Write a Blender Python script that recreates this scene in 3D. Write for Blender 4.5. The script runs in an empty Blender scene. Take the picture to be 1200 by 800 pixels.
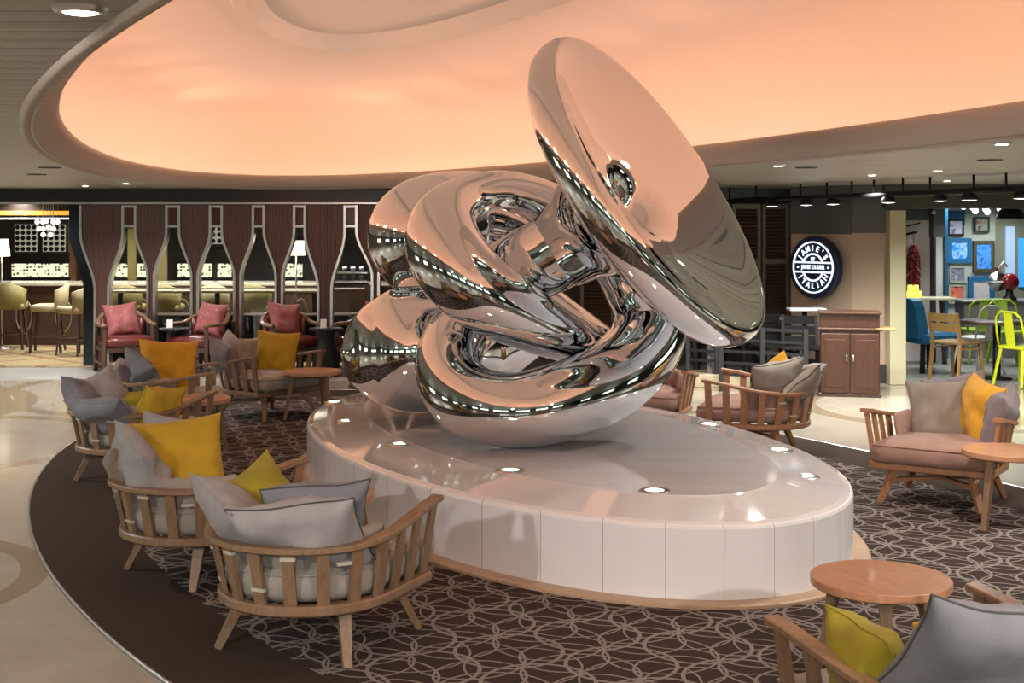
import bpy, math, random
from mathutils import Vector, Matrix, noise
PI = math.pi
random.seed(7)
SC = bpy.context.scene
COL = SC.collection
F, YH, H = 1580.0, 262.0, 1.85      # focal length in pixels of the 1200 wide frame, horizon row, eye height


def W(px, py, z=0.0):               # a pixel on a level at height z
    d = F * (H - z) / (py - YH)
    return Vector(((px - 600) * d / F, d, z))


def P(px, py, d):                   # a pixel at distance d
    return Vector(((px - 600) * d / F, d, H - (py - YH) * d / F))


def X(px, d):
    return (px - 600) * d / F


def Z(py, d):
    return H - (py - YH) * d / F


# ---------------------------------------------------------------- materials
MATS = {}


def mat(name, col, rough=0.5, metal=0.0, emit=None, es=0.0, spec=None, sheen=0.0, coat=0.0, trans=0.0):
    if name in MATS:
        return MATS[name]
    m = bpy.data.materials.new(name)
    m.use_nodes = True
    b = m.node_tree.nodes['Principled BSDF']
    b.inputs['Base Color'].default_value = (*col, 1)
    b.inputs['Roughness'].default_value = rough
    b.inputs['Metallic'].default_value = metal
    if emit:
        b.inputs['Emission Color'].default_value = (*emit, 1)
        b.inputs['Emission Strength'].default_value = es
    if spec is not None:
        b.inputs['Specular IOR Level'].default_value = spec
    if sheen:
        b.inputs['Sheen Weight'].default_value = sheen
    if coat:
        b.inputs['Coat Weight'].default_value = coat
        b.inputs['Coat Roughness'].default_value = 0.06
    if trans:
        b.inputs['Transmission Weight'].default_value = trans
    MATS[name] = m
    return m


class NG:                           # tiny helper to write node maths
    def __init__(s, m):
        s.m = m
        s.t = m.node_tree
        s.b = s.t.nodes['Principled BSDF']

    def n(s, typ, **kw):
        nd = s.t.nodes.new(typ)
        for k, v in kw.items():
            setattr(nd, k, v)
        return nd

    def put(s, sock, v):
        if isinstance(v, (int, float)):
            sock.default_value = v
        elif isinstance(v, tuple):
            sock.default_value = v if len(v) == len(sock.default_value) else (*v, 1)
        else:
            s.t.links.new(v, sock)

    def ma(s, op, a, b=0.0, c=0.0):
        nd = s.n('ShaderNodeMath', operation=op)
        for i, v in enumerate((a, b, c)):
            s.put(nd.inputs[i], v)
        return nd.outputs[0]

    def coord(s, kind='Object'):
        return s.n('ShaderNodeTexCoord').outputs[kind]

    def sep(s, v):
        nd = s.n('ShaderNodeSeparateXYZ')
        s.put(nd.inputs[0], v)
        return nd.outputs

    def comb(s, x, y, z=0.0):
        nd = s.n('ShaderNodeCombineXYZ')
        for i, v in enumerate((x, y, z)):
            s.put(nd.inputs[i], v)
        return nd.outputs[0]

    def mapping(s, v, scale=(1, 1, 1), rot=(0, 0, 0)):
        nd = s.n('ShaderNodeMapping')
        s.put(nd.inputs['Vector'], v)
        nd.inputs['Scale'].default_value = scale
        nd.inputs['Rotation'].default_value = rot
        return nd.outputs[0]

    def noise(s, v, scale, detail=3.0, rough=0.5):
        nd = s.n('ShaderNodeTexNoise')
        s.put(nd.inputs['Vector'], v)
        nd.inputs['Scale'].default_value = scale
        nd.inputs['Detail'].default_value = detail
        nd.inputs['Roughness'].default_value = rough
        return nd.outputs[0]

    def ramp(s, f, stops):
        nd = s.n('ShaderNodeValToRGB')
        s.put(nd.inputs[0], f)
        el = nd.color_ramp.elements
        while len(el) < len(stops):
            el.new(0.5)
        for e, (p, c) in zip(el, stops):
            e.position = p
            e.color = (*c, 1)
        return nd.outputs[0]

    def mix(s, f, a, b):
        nd = s.n('ShaderNodeMix', data_type='RGBA')
        s.put(nd.inputs[0], f)
        s.put(nd.inputs[6], a)
        s.put(nd.inputs[7], b)
        return nd.outputs[2]

    def color(s, v):
        s.put(s.b.inputs['Base Color'], v)

    def bump(s, h, strength=0.3, dist=0.01):
        nd = s.n('ShaderNodeBump')
        nd.inputs['Strength'].default_value = strength
        nd.inputs['Distance'].default_value = dist
        s.put(nd.inputs['Height'], h)
        s.put(s.b.inputs['Normal'], nd.outputs[0])


def wood(name, c1, c2, rough=0.45, scale=(2, 2, 30), coat=0.0):
    m = mat(name, c1, rough, coat=coat)
    g = NG(m)
    v = g.mapping(g.coord(), scale)
    f = g.noise(v, 3.0, 4.0, 0.6)
    g.color(g.ramp(f, [(0.3, c1), (0.7, c2)]))
    g.bump(f, 0.08, 0.004)
    return m


def cloth(name, c, rough=0.9, var=0.12):
    m = mat(name, c, rough, sheen=0.08)
    g = NG(m)
    co = g.coord()
    f = g.noise(co, 9.0, 3.0)
    w = g.noise(co, 260.0, 1.0)
    d = tuple(max(0, x * (1 - var)) for x in c)
    u = tuple(min(1, x * (1 + var)) for x in c)
    g.color(g.ramp(f, [(0.3, d), (0.7, u)]))
    g.bump(g.ma('ADD', w, g.ma('MULTIPLY', f, 1.5)), 0.25, 0.004)
    return m


OAK = wood('oak_wood', (0.17, 0.10, 0.052), (0.25, 0.15, 0.085), 0.45, (14, 14, 3))
OAKTOP = wood('oak_table_top', (0.42, 0.20, 0.105), (0.54, 0.28, 0.155), 0.3, (10, 2, 2), coat=0.2)
TEAK = wood('teak_wood', (0.27, 0.12, 0.055), (0.36, 0.17, 0.08), 0.45, (14, 14, 3))
DARKWOOD = wood('dark_wood', (0.05, 0.028, 0.018), (0.09, 0.05, 0.032), 0.35, (14, 14, 3))
WALNUT = wood('walnut_wood', (0.045, 0.019, 0.010), (0.075, 0.032, 0.016), 0.35, (14, 14, 2))
RECLAIM = wood('yellow_oak_wood', (0.26, 0.16, 0.05), (0.34, 0.22, 0.08), 0.5, (8, 8, 3))
OLIVEW = wood('olive_brown_wood', (0.07, 0.055, 0.03), (0.10, 0.08, 0.045), 0.5, (8, 8, 3))
CREAMCUSH = cloth('cream_cushion_cloth', (0.30, 0.265, 0.225))
PINKCUSH = cloth('dusty_pink_cushion_cloth', (0.30, 0.17, 0.125))
GREY = cloth('grey_pillow_cloth', (0.165, 0.165, 0.18))
LGREY = cloth('pale_grey_pillow_cloth', (0.30, 0.28, 0.28))
BEIGE = cloth('beige_pillow_cloth', (0.29, 0.25, 0.21))
TAUPE = cloth('taupe_pillow_cloth', (0.22, 0.17, 0.13))
MAUVE = cloth('mauve_pillow_cloth', (0.20, 0.155, 0.16))
YELLOW = cloth('mustard_pillow_cloth', (0.44, 0.27, 0.012))
OCHRE = cloth('amber_pillow_cloth', (0.56, 0.27, 0.012))
OLIVE = cloth('olive_pillow_cloth', (0.28, 0.23, 0.008))
PIPING = cloth('dark_piping_cloth', (0.06, 0.055, 0.05))
TAG = mat('white_strap', (0.42, 0.38, 0.33), 0.8)
STEEL = mat('brushed_steel', (0.62, 0.60, 0.58), 0.28, 1.0)
CHROME = mat('mirror_steel', (0.73, 0.765, 0.80), 0.012, 1.0)
GREYMETAL = mat('grey_metal', (0.03, 0.034, 0.037), 0.5, 0.3)
BLACK = mat('black_paint', (0.010, 0.009, 0.009), 0.5, spec=0.25)
BURG = mat('burgundy_leather', (0.10, 0.018, 0.016), 0.32)
CREAMLEATHER = mat('cream_leather', (0.50, 0.42, 0.24), 0.5)
OLIVELEATHER = mat('olive_cream_leather', (0.30, 0.25, 0.09), 0.5)
WHITE = mat('white_paint', (0.75, 0.75, 0.74), 0.4)
LIME = mat('lime_paint', (0.62, 0.72, 0.02), 0.35)
GREENP = mat('green_paint', (0.26, 0.38, 0.03), 0.4)
BLUE = mat('blue_upholstery', (0.012, 0.14, 0.30), 0.6)
BLUEP = mat('blue_paint', (0.01, 0.13, 0.30), 0.5)
RED = mat('red_enamel', (0.16, 0.004, 0.010), 0.12, coat=0.6)
GLASS = mat('clear_glass', (0.9, 0.93, 0.92), 0.03, trans=1.0)


def glow(name, c, s):
    return mat(name, c, 0.5, emit=c, es=s)


LAMP = glow('lamp_glow', (1.0, 0.93, 0.84), 14.0)
LAMPSOFT = glow('lamp_soft_glow', (1.0, 0.93, 0.84), 5.0)


# ---------------------------------------------------------------- mesh builder
class MB:
    def __init__(s):
        s.v = []
        s.f = []
        s.sm = []

    def add(s, vs, fs, smooth=False, M=None):
        o = len(s.v)
        s.v += [tuple(M @ Vector(p)) for p in vs] if M else [tuple(p) for p in vs]
        s.f += [tuple(i + o for i in f) for f in fs]
        s.sm += [smooth] * len(fs)
        return s

    def box(s, c, sz, rot=None, bev=0.0):
        hx, hy, hz = (k / 2 for k in sz)
        M = Matrix.Translation(Vector(c)) @ (rot.to_4x4() if rot else Matrix())
        b = min(bev, hx * .45, hy * .45, hz * .45)
        if b <= 0:
            vs = [(x, y, z) for x in (-hx, hx) for y in (-hy, hy) for z in (-hz, hz)]
            fs = [(0, 1, 3, 2), (4, 6, 7, 5), (0, 4, 5, 1), (2, 3, 7, 6), (0, 2, 6, 4), (1, 5, 7, 3)]
            return s.add(vs, fs, False, M)
        rings = []
        for z, k in ((-hz, b), (-hz + b, 0), (hz - b, 0), (hz, b)):
            x, y = hx - k, hy - k
            q = b * .6
            rings.append([(-x + q, -y, z), (x - q, -y, z), (x, -y + q, z), (x, y - q, z),
                          (x - q, y, z), (-x + q, y, z), (-x, y - q, z), (-x, -y + q, z)])
        return s.rings(rings, closed=True, caps=True, M=M)

    def rings(s, rings, closed=True, caps=False, smooth=False, M=None, loop=False):
        n = len(rings[0])
        vs = [p for r in rings for p in r]
        fs = []
        R = len(rings)
        for i in range(R if loop else R - 1):
            a, b = i * n, ((i + 1) % R) * n
            for j in range(n if closed else n - 1):
                k = (j + 1) % n
                fs.append((a + j, a + k, b + k, b + j))
        if caps:
            fs.append(tuple(range(n - 1, -1, -1)))
            fs.append(tuple(range((R - 1) * n, R * n)))
        return s.add(vs, fs, smooth, M)

    def lathe(s, prof, c=(0, 0, 0), n=32, M=None, smooth=True):
        T = M if M else Matrix.Translation(Vector(c))
        rg = [[(r * math.cos(2 * PI * j / n), r * math.sin(2 * PI * j / n), z) for j in range(n)] for r, z in prof]
        return s.rings(rg, smooth=smooth, M=T)

    def tube(s, pts, r, n=10, closed=False, smooth=True, flat=1.0, caps=True, up=None):
        pts = [Vector(p) for p in pts]
        N = len(pts)
        rs = r if isinstance(r, (list, tuple)) else [r] * N
        tg = []
        for i in range(N):
            a = pts[(i - 1) % N] if (closed or i > 0) else pts[i]
            b = pts[(i + 1) % N] if (closed or i < N - 1) else pts[i]
            t = (b - a)
            tg.append(t.normalized() if t.length > 1e-9 else Vector((0, 0, 1)))
        u = Vector(up) if up else (Vector((0, 0, 1)) if abs(tg[0].z) < .9 else Vector((1, 0, 0)))
        u = (u - tg[0] * u.dot(tg[0])).normalized()
        rg = []
        for i in range(N):
            if up:
                u = Vector(up)
            u = u - tg[i] * u.dot(tg[i])
            u = u.normalized() if u.length > 1e-6 else Vector((1, 0, 0))
            w = tg[i].cross(u)
            rg.append([tuple(pts[i] + (u * math.cos(2 * PI * j / n) + w * math.sin(2 * PI * j / n) * flat) * rs[i]) for j in range(n)])
        return s.rings(rg, smooth=smooth, caps=caps and not closed, loop=closed)

    def bar(s, a, b, w, t, up=(0, 0, 1), taper=1.0):
        """rectangular bar a->b, w across, t thick"""
        a, b = Vector(a), Vector(b)
        d = (b - a).normalized()
        u = Vector(up) - d * Vector(up).dot(d)
        if u.length < 1e-5:
            u = Vector((1, 0, 0)) - d * d.x
        u.normalize()
        x = d.cross(u)
        rg = []
        for p, k in ((a, 1.0), (b, taper)):
            rg.append([tuple(p + x * (i * w / 2 * k) + u * (j * t / 2 * k)) for i, j in ((-1, -1), (1, -1), (1, 1), (-1, 1))])
        return s.rings(rg, caps=True)

    def ribbon(s, pts, w, t, closed=False):
        """rectangular section swept level along pts: w horizontally across, t upwards"""
        pts = [Vector(p) for p in pts]
        N = len(pts)
        rg = []
        for i in range(N):
            a = pts[(i - 1) % N] if (closed or i > 0) else pts[i]
            b = pts[(i + 1) % N] if (closed or i < N - 1) else pts[i]
            d = (b - a)
            d.z = 0
            d.normalize()
            nrm = Vector((d.y, -d.x, 0))
            e = min(w, t) * .18
            rg.append([tuple(pts[i] + nrm * x + Vector((0, 0, z))) for x, z in
                       ((-w / 2 + e, -t / 2), (w / 2 - e, -t / 2), (w / 2, -t / 2 + e), (w / 2, t / 2 - e),
                        (w / 2 - e, t / 2), (-w / 2 + e, t / 2), (-w / 2, t / 2 - e), (-w / 2, -t / 2 + e))])
        return s.rings(rg, caps=not closed, loop=closed)

    def prism(s, outline, y0, y1, M=None):
        """outline in x,z extruded along y"""
        n = len(outline)
        vs = [(x, y0, z) for x, z in outline] + [(x, y1, z) for x, z in outline]
        fs = [tuple(range(n)), tuple(range(2 * n - 1, n - 1, -1))]
        fs += [(i, n + i, n + (i + 1) % n, (i + 1) % n) for i in range(n)]
        return s.add(vs, fs, False, M)

    def sphere(s, c, r, nu=20, nv=12, sc=(1, 1, 1)):
        prof = [(max(1e-4, r * math.sin(PI * i / nv)), -r * math.cos(PI * i / nv)) for i in range(nv + 1)]
        return s.lathe(prof, n=nu, M=Matrix.Translation(Vector(c)) @ Matrix.Diagonal((*sc, 1)))

    def build(s, name, material, parent=None, recalc=True):
        me = bpy.data.meshes.new(name)
        me.from_pydata(s.v, [], s.f)
        me.polygons.foreach_set('use_smooth', s.sm)
        if material:
            me.materials.append(material)
        me.update()
        if recalc:
            import bmesh
            bm = bmesh.new()
            bm.from_mesh(me)
            bmesh.ops.recalc_face_normals(bm, faces=bm.faces)
            bm.to_mesh(me)
            bm.free()
        o = bpy.data.objects.new(name, me)
        COL.objects.link(o)
        if parent:
            o.parent = parent
        return o


def tag(o, label=None, cat=None, group=None, kind=None):
    if label:
        o['label'] = label
    if cat:
        o['category'] = cat
    if group:
        o['group'] = group
    if kind:
        o['kind'] = kind
    return o


def thing(name, label, cat, loc=(0, 0, 0), rz=0.0, group=None):
    o = bpy.data.objects.new(name, None)
    o.empty_display_size = 0.1
    COL.objects.link(o)
    o.location = loc
    o.rotation_euler = (0, 0, rz)
    return tag(o, label, cat, group)


def dup(o, parent=None, loc=None, rz=None, label=None, group=None):
    c = o.copy()
    COL.objects.link(c)
    c.parent = parent
    if loc is not None:
        c.location = loc
    if rz is not None:
        c.rotation_euler = (0, 0, rz)
    if label:
        c['label'] = label
    if group:
        c['group'] = group
    for ch in list(o.children):
        dup(ch, c)
    return c


def struct(name, mb, m, recalc=True):
    return tag(mb.build(name, m, None, recalc), kind='structure')


def ell(c, a, b, dirv, n=128, z=0.0):
    """ellipse points: a along dirv, b across"""
    dx, dy = dirv
    out = []
    for i in range(n):
        t = 2 * PI * i / n
        u, v = a * math.cos(t), b * math.sin(t)
        out.append((c[0] + dx * u - dy * v, c[1] + dy * u + dx * v, z))
    return out


# ---------------------------------------------------------------- camera
cam = bpy.data.cameras.new('camera')
cam.sensor_width = 36
cam.lens = F / 1200 * 36
cam.shift_y = -(400 - YH) / 1200
cam.clip_start = 0.05
cam.clip_end = 100
co = bpy.data.objects.new('camera', cam)
COL.objects.link(co)
co.location = (0, 0, H)
co.rotation_euler = (PI / 2, 0, 0)
SC.camera = co
SC.view_settings.view_transform = 'Standard'
SC.view_settings.look = 'None'
SC.view_settings.gamma = 1
SC.view_settings.use_curve_mapping = False
SC.view_settings.exposure = 0.0
SC.cycles.use_denoising = True
SC.cycles.max_bounces = 10
SC.cycles.caustics_reflective = False
SC.cycles.caustics_refractive = False
SC.cycles.sample_clamp_indirect = 6.0
wd = bpy.data.worlds.new('world')
SC.world = wd
wd.use_nodes = True
wd.node_tree.nodes['Background'].inputs[0].default_value = (0.5, 0.45, 0.4, 1)
wd.node_tree.nodes['Background'].inputs[1].default_value = 0.15
HALL = 3.0
COVE_E = 11.0
CROWN_FILL = 42.0


def X2(px, py):
    w = W(px, py, 2.30)
    return (w.x, w.y)


SCULPT = [
    ('lower_loop', [(600, 352, 9.35, 34), (560, 372, 9.15, 36), (532, 402, 8.9, 38), (527, 440, 8.65, 40), (552, 470, 8.45, 43), (600, 480, 8.4, 44),
                    (655, 471, 8.45, 46), (710, 448, 8.6, 46), (750, 412, 8.85, 45), (763, 368, 9.0, 44), (748, 328, 8.95, 44), (733, 300, 8.85, 42), (722, 278, 8.78, 34)]),
    ('upper_loop', [(700, 418, 9.0, 14), (668, 400, 8.8, 26), (615, 372, 8.6, 38), (560, 340, 8.5, 46), (525, 300, 8.55, 47), (520, 262, 8.75, 40),
                    (545, 234, 9.0, 28), (590, 222, 9.2, 22), (640, 236, 9.35, 24), (680, 270, 9.4, 30)]),
    ('rear_loop', [(640, 290, 10.1, 40), (590, 262, 10.1, 52), (540, 256, 10.0, 56), (492, 276, 9.7, 62), (505, 318, 9.7, 44), (545, 335, 9.8, 30), (600, 330, 9.9, 28)]),
    ('rear_bulb', [(620, 385, 10.0, 36), (560, 398, 9.85, 62), (505, 406, 9.6, 75), (465, 410, 9.5, 72), (433, 412, 9.45, 56), (414, 413, 9.42, 38), (404, 413, 9.4, 18), (401, 413, 9.4, 2)]),
    ('neck', [(720, 248, 8.60, 40), (690, 268, 8.66, 46), (656, 292, 8.75, 46), (615, 313, 8.88, 44), (580, 330, 9.2, 42), (550, 342, 9.7, 38)]),
    ('cross_strut', [(610, 330, 9.5, 20), (650, 358, 9.3, 18), (690, 392, 9.1, 22), (720, 425, 8.95, 30)]),
]
DISHPROF = [(0.0005, -0.56), (0.07, -0.54), (0.12, -0.48), (0.145, -0.40), (0.165, -0.31), (0.20, -0.235), (0.26, -0.195)] + \
    [(r_, -0.205 * (1 - (r_ / 0.95) ** 1.75)) for r_ in (0.34, 0.42, 0.5, 0.58, 0.66, 0.74, 0.82, 0.88)] + [(0.92, -0.014), (0.95, -0.004),
            (0.975, -0.015), (0.995, -0.05), (1.0, -0.10), (0.985, -0.16), (0.93, -0.22), (0.8, -0.27), (0.62, -0.32), (0.48, -0.38), (0.36, -0.47), (0.27, -0.60), (0.235, -0.76)]
PILLOWS = '''
cp(C1, -42, 0.30, 44, 16, 0.46, LGREY, 'pale beige pillow leaning over the left of the front oak chair back')
cp(C1, -88, 0.24, 26, 22, 0.40, OLIVE, 'olive pillow standing between pale pillows in the front oak chair', yo=-20, piping=OLIVE)
cp(C1, 40, 0.14, 30, -3, 0.46, GREY, 'dark grey pillow at the back of the pair in the front oak chair', piping=PIPING)
cp(C1, 26, 0.29, 40, -10, 0.54, LGREY, 'light grey piped pillow lying over the rail of the front oak chair', piping=PIPING, aspect=0.8, dz=0.0)
cp(C2, -40, 0.34, 26, 8, 0.38, TAUPE, 'brownish grey pillow at the left end of the second chair')
cp(C2, -8, 0.30, 28, 20, 0.42, LGREY, 'white grey pillow leaning next to the mustard one in the second chair', yo=-10)
cp(C2, -62, 0.12, 30, 6, 0.50, YELLOW, 'large mustard pillow standing in the second chair from the front', yo=-60)
cp(C2, -100, 0.30, 18, -14, 0.42, LGREY, 'pale pillow whose top shows behind the large mustard pillow')
cp(C3, -62, 0.34, 32, -16, 0.40, GREY, 'blue grey pillow overhanging the left end of the chair on the carpet tip')
cp(C3, -100, 0.30, 26, 18, 0.40, LGREY, 'pale crumpled pillow second from the left in the carpet tip chair')
cp(C3, 6, 0.33, 48, -8, 0.50, GREY, 'long grey pillow lying along the rail of the carpet tip chair', aspect=0.75)
cp(C3, -150, 0.20, 40, 0, 0.44, OLIVE, 'olive pillow peeking out behind the long grey one', aspect=0.7)
cp(C3, 72, 0.32, 24, 8, 0.36, YELLOW, 'yellow green pillow at the right arm of the carpet tip chair')
cp(C4, 4, 0.36, 18, 6, 0.34, MAUVE, 'mauve pillow at the far left of the amber pillow chair')
cp(C4, 36, 0.26, 22, 24, 0.38, GREY, 'grey pillow pointing up beside the big amber pillow')
cp(C4, -80, 0.10, 12, -3, 0.50, OCHRE, 'big amber square pillow in the chair behind the left table')
cp(C5, 72, 0.38, 24, 14, 0.38, MAUVE, 'mauve grey pillow leaning out of the far left lounge chair')
cp(C5, 30, 0.30, 20, 18, 0.40, LGREY, 'white pillow leaning in the middle of the far left lounge chair')
cp(C5, -10, 0.36, 18, -4, 0.38, BEIGE, 'beige pillow behind the white and yellow ones in the far chair')
cp(C5, -78, 0.22, 14, -4, 0.44, YELLOW, 'bright yellow pillow in the far left lounge chair', yo=20)
cp(C6, 22, 0.20, 26, 3, 0.45, TAUPE, 'large taupe pillow in the dusty pink chair')
cp(C6, 4, 0.38, 16, 14, 0.42, MAUVE, 'mauve pillow whose corner rises behind the taupe one')
cp(C6, -48, 0.24, 16, -8, 0.44, OCHRE, 'amber pillow in the dusty pink chair at the right')
cp(C6, -82, 0.34, 16, -10, 0.40, MAUVE, 'dark mauve pillow cut by the right edge behind the amber pillow')
cp(C7, -52, 0.24, 32, -10, 0.46, BEIGE, 'beige pillow with dark piping in the reddish chair, left of its twin', piping=PIPING)
cp(C7, -16, 0.34, 46, 36, 0.40, TAUPE, 'taupe pillow pointing up out of the reddish chair, dark piping', piping=PIPING)
cp(C7, 22, 0.34, 40, 16, 0.40, LGREY, 'pale pillow tipped over the rail of the reddish chair at its right')
cp(C7, 70, 0.28, 20, 40, 0.34, OCHRE, 'amber pillow showing one corner above the reddish chair')
cp(C9, -104, 0.31, 20, 4, 0.33, OLIVE, 'olive pillow in the left corner of the cut off foreground chair', piping=OLIVE)
cp(C9, -24, 0.25, 36, 14, 0.68, GREY, 'large blue grey pillow across the foreground chair at the bottom right', piping=PIPING, aspect=0.74, dz=-0.015)
cp(C9, -14, 0.02, 24, 0, 0.44, YELLOW, 'yellow green pillow strip seen behind the large blue grey pillow', aspect=0.8)
cp(C9, 62, 0.28, 26, -10, 0.46, LGREY, 'white pillow leaning on the right arm of the foreground chair')
'''
# ================================================================ the room
ROOM = (-10.0, 10.0, -5.0, 24.0)
CZ = 2.30
AX = (0.2895, -0.9572)
CC = (-0.36, 8.50)

# --- stone floor
m = mat('stone_floor', (0.5, 0.47, 0.4), 0.16, coat=0.15)
g = NG(m)
co_ = g.coord()
sx = g.sep(co_)
base = g.ramp(g.noise(co_, 2.2, 5.0, 0.65), [(0.3, (0.34, 0.305, 0.24)), (0.7, (0.43, 0.395, 0.325))])
fine = g.noise(g.mapping(co_, (2, 9, 1)), 6.0, 4.0)
base = g.mix(g.ma('MULTIPLY', fine, 0.5), base, (0.29, 0.255, 0.195))


def ring_mask(cx, cy, R, w, q=1.0):
    dx = g.ma('SUBTRACT', sx[0], cx)
    dy = g.ma('MULTIPLY', g.ma('SUBTRACT', sx[1], cy), q)
    r = g.ma('SQRT', g.ma('ADD', g.ma('MULTIPLY', dx, dx), g.ma('MULTIPLY', dy, dy)))
    return g.ma('LESS_THAN', g.ma('ABSOLUTE', g.ma('SUBTRACT', r, R)), w)


mk = ring_mask(-3.55, 6.9, 1.05, 0.075)
for a in ((-5.6, 8.3, 1.9, 0.09), (-3.9, 4.2, 1.35, 0.08), (-4.9, 11.4, 1.5, 0.1), (-7.2, 13.5, 2.2, 0.12),
          (-3.2, 15.2, 2.4, 0.1), (4.6, 13.6, 1.6, 0.1), (6.5, 11.0, 2.4, 0.12), (1.4, 15.0, 1.8, 0.1)):
    mk = g.ma('MAXIMUM', mk, ring_mask(*a))
base = g.mix(g.ma('MULTIPLY', mk, 0.75), base, (0.22, 0.16, 0.095))
g.color(base)
struct('floor', MB().add([(-10, -5, 0), (10, -5, 0), (10, 24, 0), (-10, 24, 0)], [(0, 1, 2, 3)]), m)

# --- grey paving strip in front of the bar
m = mat('grey_mosaic', (0.2, 0.19, 0.17), 0.4)
g = NG(m)
bk = g.n('ShaderNodeTexBrick')
g.put(bk.inputs['Vector'], g.coord())
bk.inputs['Scale'].default_value = 5
bk.inputs['Color1'].default_value = (0.24, 0.23, 0.21, 1)
bk.inputs['Color2'].default_value = (0.17, 0.165, 0.15, 1)
bk.inputs['Mortar'].default_value = (0.34, 0.33, 0.3, 1)
bk.inputs['Mortar Size'].default_value = 0.03
g.color(bk.outputs[0])
o = MB().box((-5.0, 16.6, 0.004), (10, 1.3, 0.008)).build('paving_strip', m)
tag(o, 'grey stone mosaic paving strip in front of the wine glass partition', 'paving', kind='structure')

# --- bar carpet, tan with a diamond trellis
m = mat('bar_carpet', (0.5, 0.36, 0.16), 0.95)
g = NG(m)
v = g.sep(g.mapping(g.coord(), (1, 1, 1), (0, 0, PI / 4)))


def stripes(x, per, w):
    return g.ma('LESS_THAN', g.ma('ABSOLUTE', g.ma('SUBTRACT', g.ma('FRACT', g.ma('DIVIDE', x, per)), 0.5)), w)


mk = g.ma('MAXIMUM', stripes(v[0], 0.9, 0.06), stripes(v[1], 0.9, 0.06))
mk2 = g.ma('MULTIPLY', stripes(v[0], 0.15, 0.2), stripes(v[1], 0.15, 0.2))
c = g.mix(g.ma('MULTIPLY', mk2, 0.6), (0.42, 0.33, 0.17), (0.22, 0.15, 0.07))
g.color(g.mix(g.ma('MULTIPLY', mk, 0.8), c, (0.26, 0.13, 0.05)))
o = MB().box((-5.0, 20.7, 0.006), (10, 6.5, 0.012)).build('bar_carpet', m)
tag(o, 'tan carpet with a diamond trellis on the floor of the bar', 'carpet')

# --- the oval carpet
m = mat('oval_carpet_pattern', (0.05, 0.04, 0.03), 0.97, spec=0.1)
g = NG(m)
co_ = g.coord()
v = g.sep(g.mapping(co_, (1, 1, 1), (0, 0, 0.35)))


def ringgrid(px, py, ox, oy, R, w, sq=1.0):
    a = g.ma('MULTIPLY', g.ma('SUBTRACT', g.ma('FRACT', g.ma('ADD', g.ma('DIVIDE', v[0], px), ox)), 0.5), px)
    b = g.ma('MULTIPLY', g.ma('SUBTRACT', g.ma('FRACT', g.ma('ADD', g.ma('DIVIDE', v[1], py), oy)), 0.5), py * sq)
    r = g.ma('SQRT', g.ma('ADD', g.ma('MULTIPLY', a, a), g.ma('MULTIPLY', b, b)))
    return g.ma('LESS_THAN', g.ma('ABSOLUTE', g.ma('SUBTRACT', r, R)), w)


PXc, PYc = 0.50, 0.68
mk = ringgrid(PXc, PYc, 0, 0, 0.232, 0.009)
for a in ((0.5, 0.5, 0.232, 0.009), (0.0, 0.5, 0.19, 0.006), (0.5, 0.0, 0.19, 0.006), (0.25, 0.25, 0.245, 0.006), (0.75, 0.75, 0.245, 0.006), (0.25, 0.75, 0.245, 0.005)):
    mk = g.ma('MAXIMUM', mk, ringgrid(PXc, PYc, *a))
rib = stripes(v[1], 0.026, 0.12)
basec = g.mix(g.ma('MULTIPLY', rib, 0.35), (0.036, 0.024, 0.019), (0.095, 0.07, 0.058))
nz = g.noise(co_, 160, 1.0)
basec = g.mix(g.ma('MULTIPLY', nz, 0.3), basec, (0.03, 0.02, 0.016))
g.color(g.mix(g.ma('MULTIPLY', mk, 0.9), basec, (0.23, 0.20, 0.175)))
g.bump(nz, 0.3, 0.004)
CPC, CAX = (0.256, 8.93), (0.4194, -0.9078)
carpet = thing('oval_carpet', 'large oval dark brown carpet with pale interlaced rings under the plinth and chairs', 'carpet', (0, 0, 0))
e0 = ell(CPC, 6.42, 3.21, CAX, 160, 0.002)
e1 = ell(CPC, 6.42, 3.21, CAX, 160, 0.014)
e2 = ell(CPC, 5.86, 2.68, CAX, 160, 0.014)
e3 = ell(CPC, 5.86, 2.68, CAX, 160, 0.0145)
MB().add(e3, [tuple(range(160))]).build('patterned_field', m, carpet)
bm_ = mat('carpet_border_wool', (0.040, 0.028, 0.020), 0.97, spec=0.1)
tag(MB().rings([e0, e1, e2]).build('border', bm_, carpet), 'plain dark brown border')
MB().tube(ell(CPC, 6.425, 3.215, CAX, 160, 0.006), 0.011, 6, closed=True).build('metal_edging', STEEL, carpet)

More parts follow.
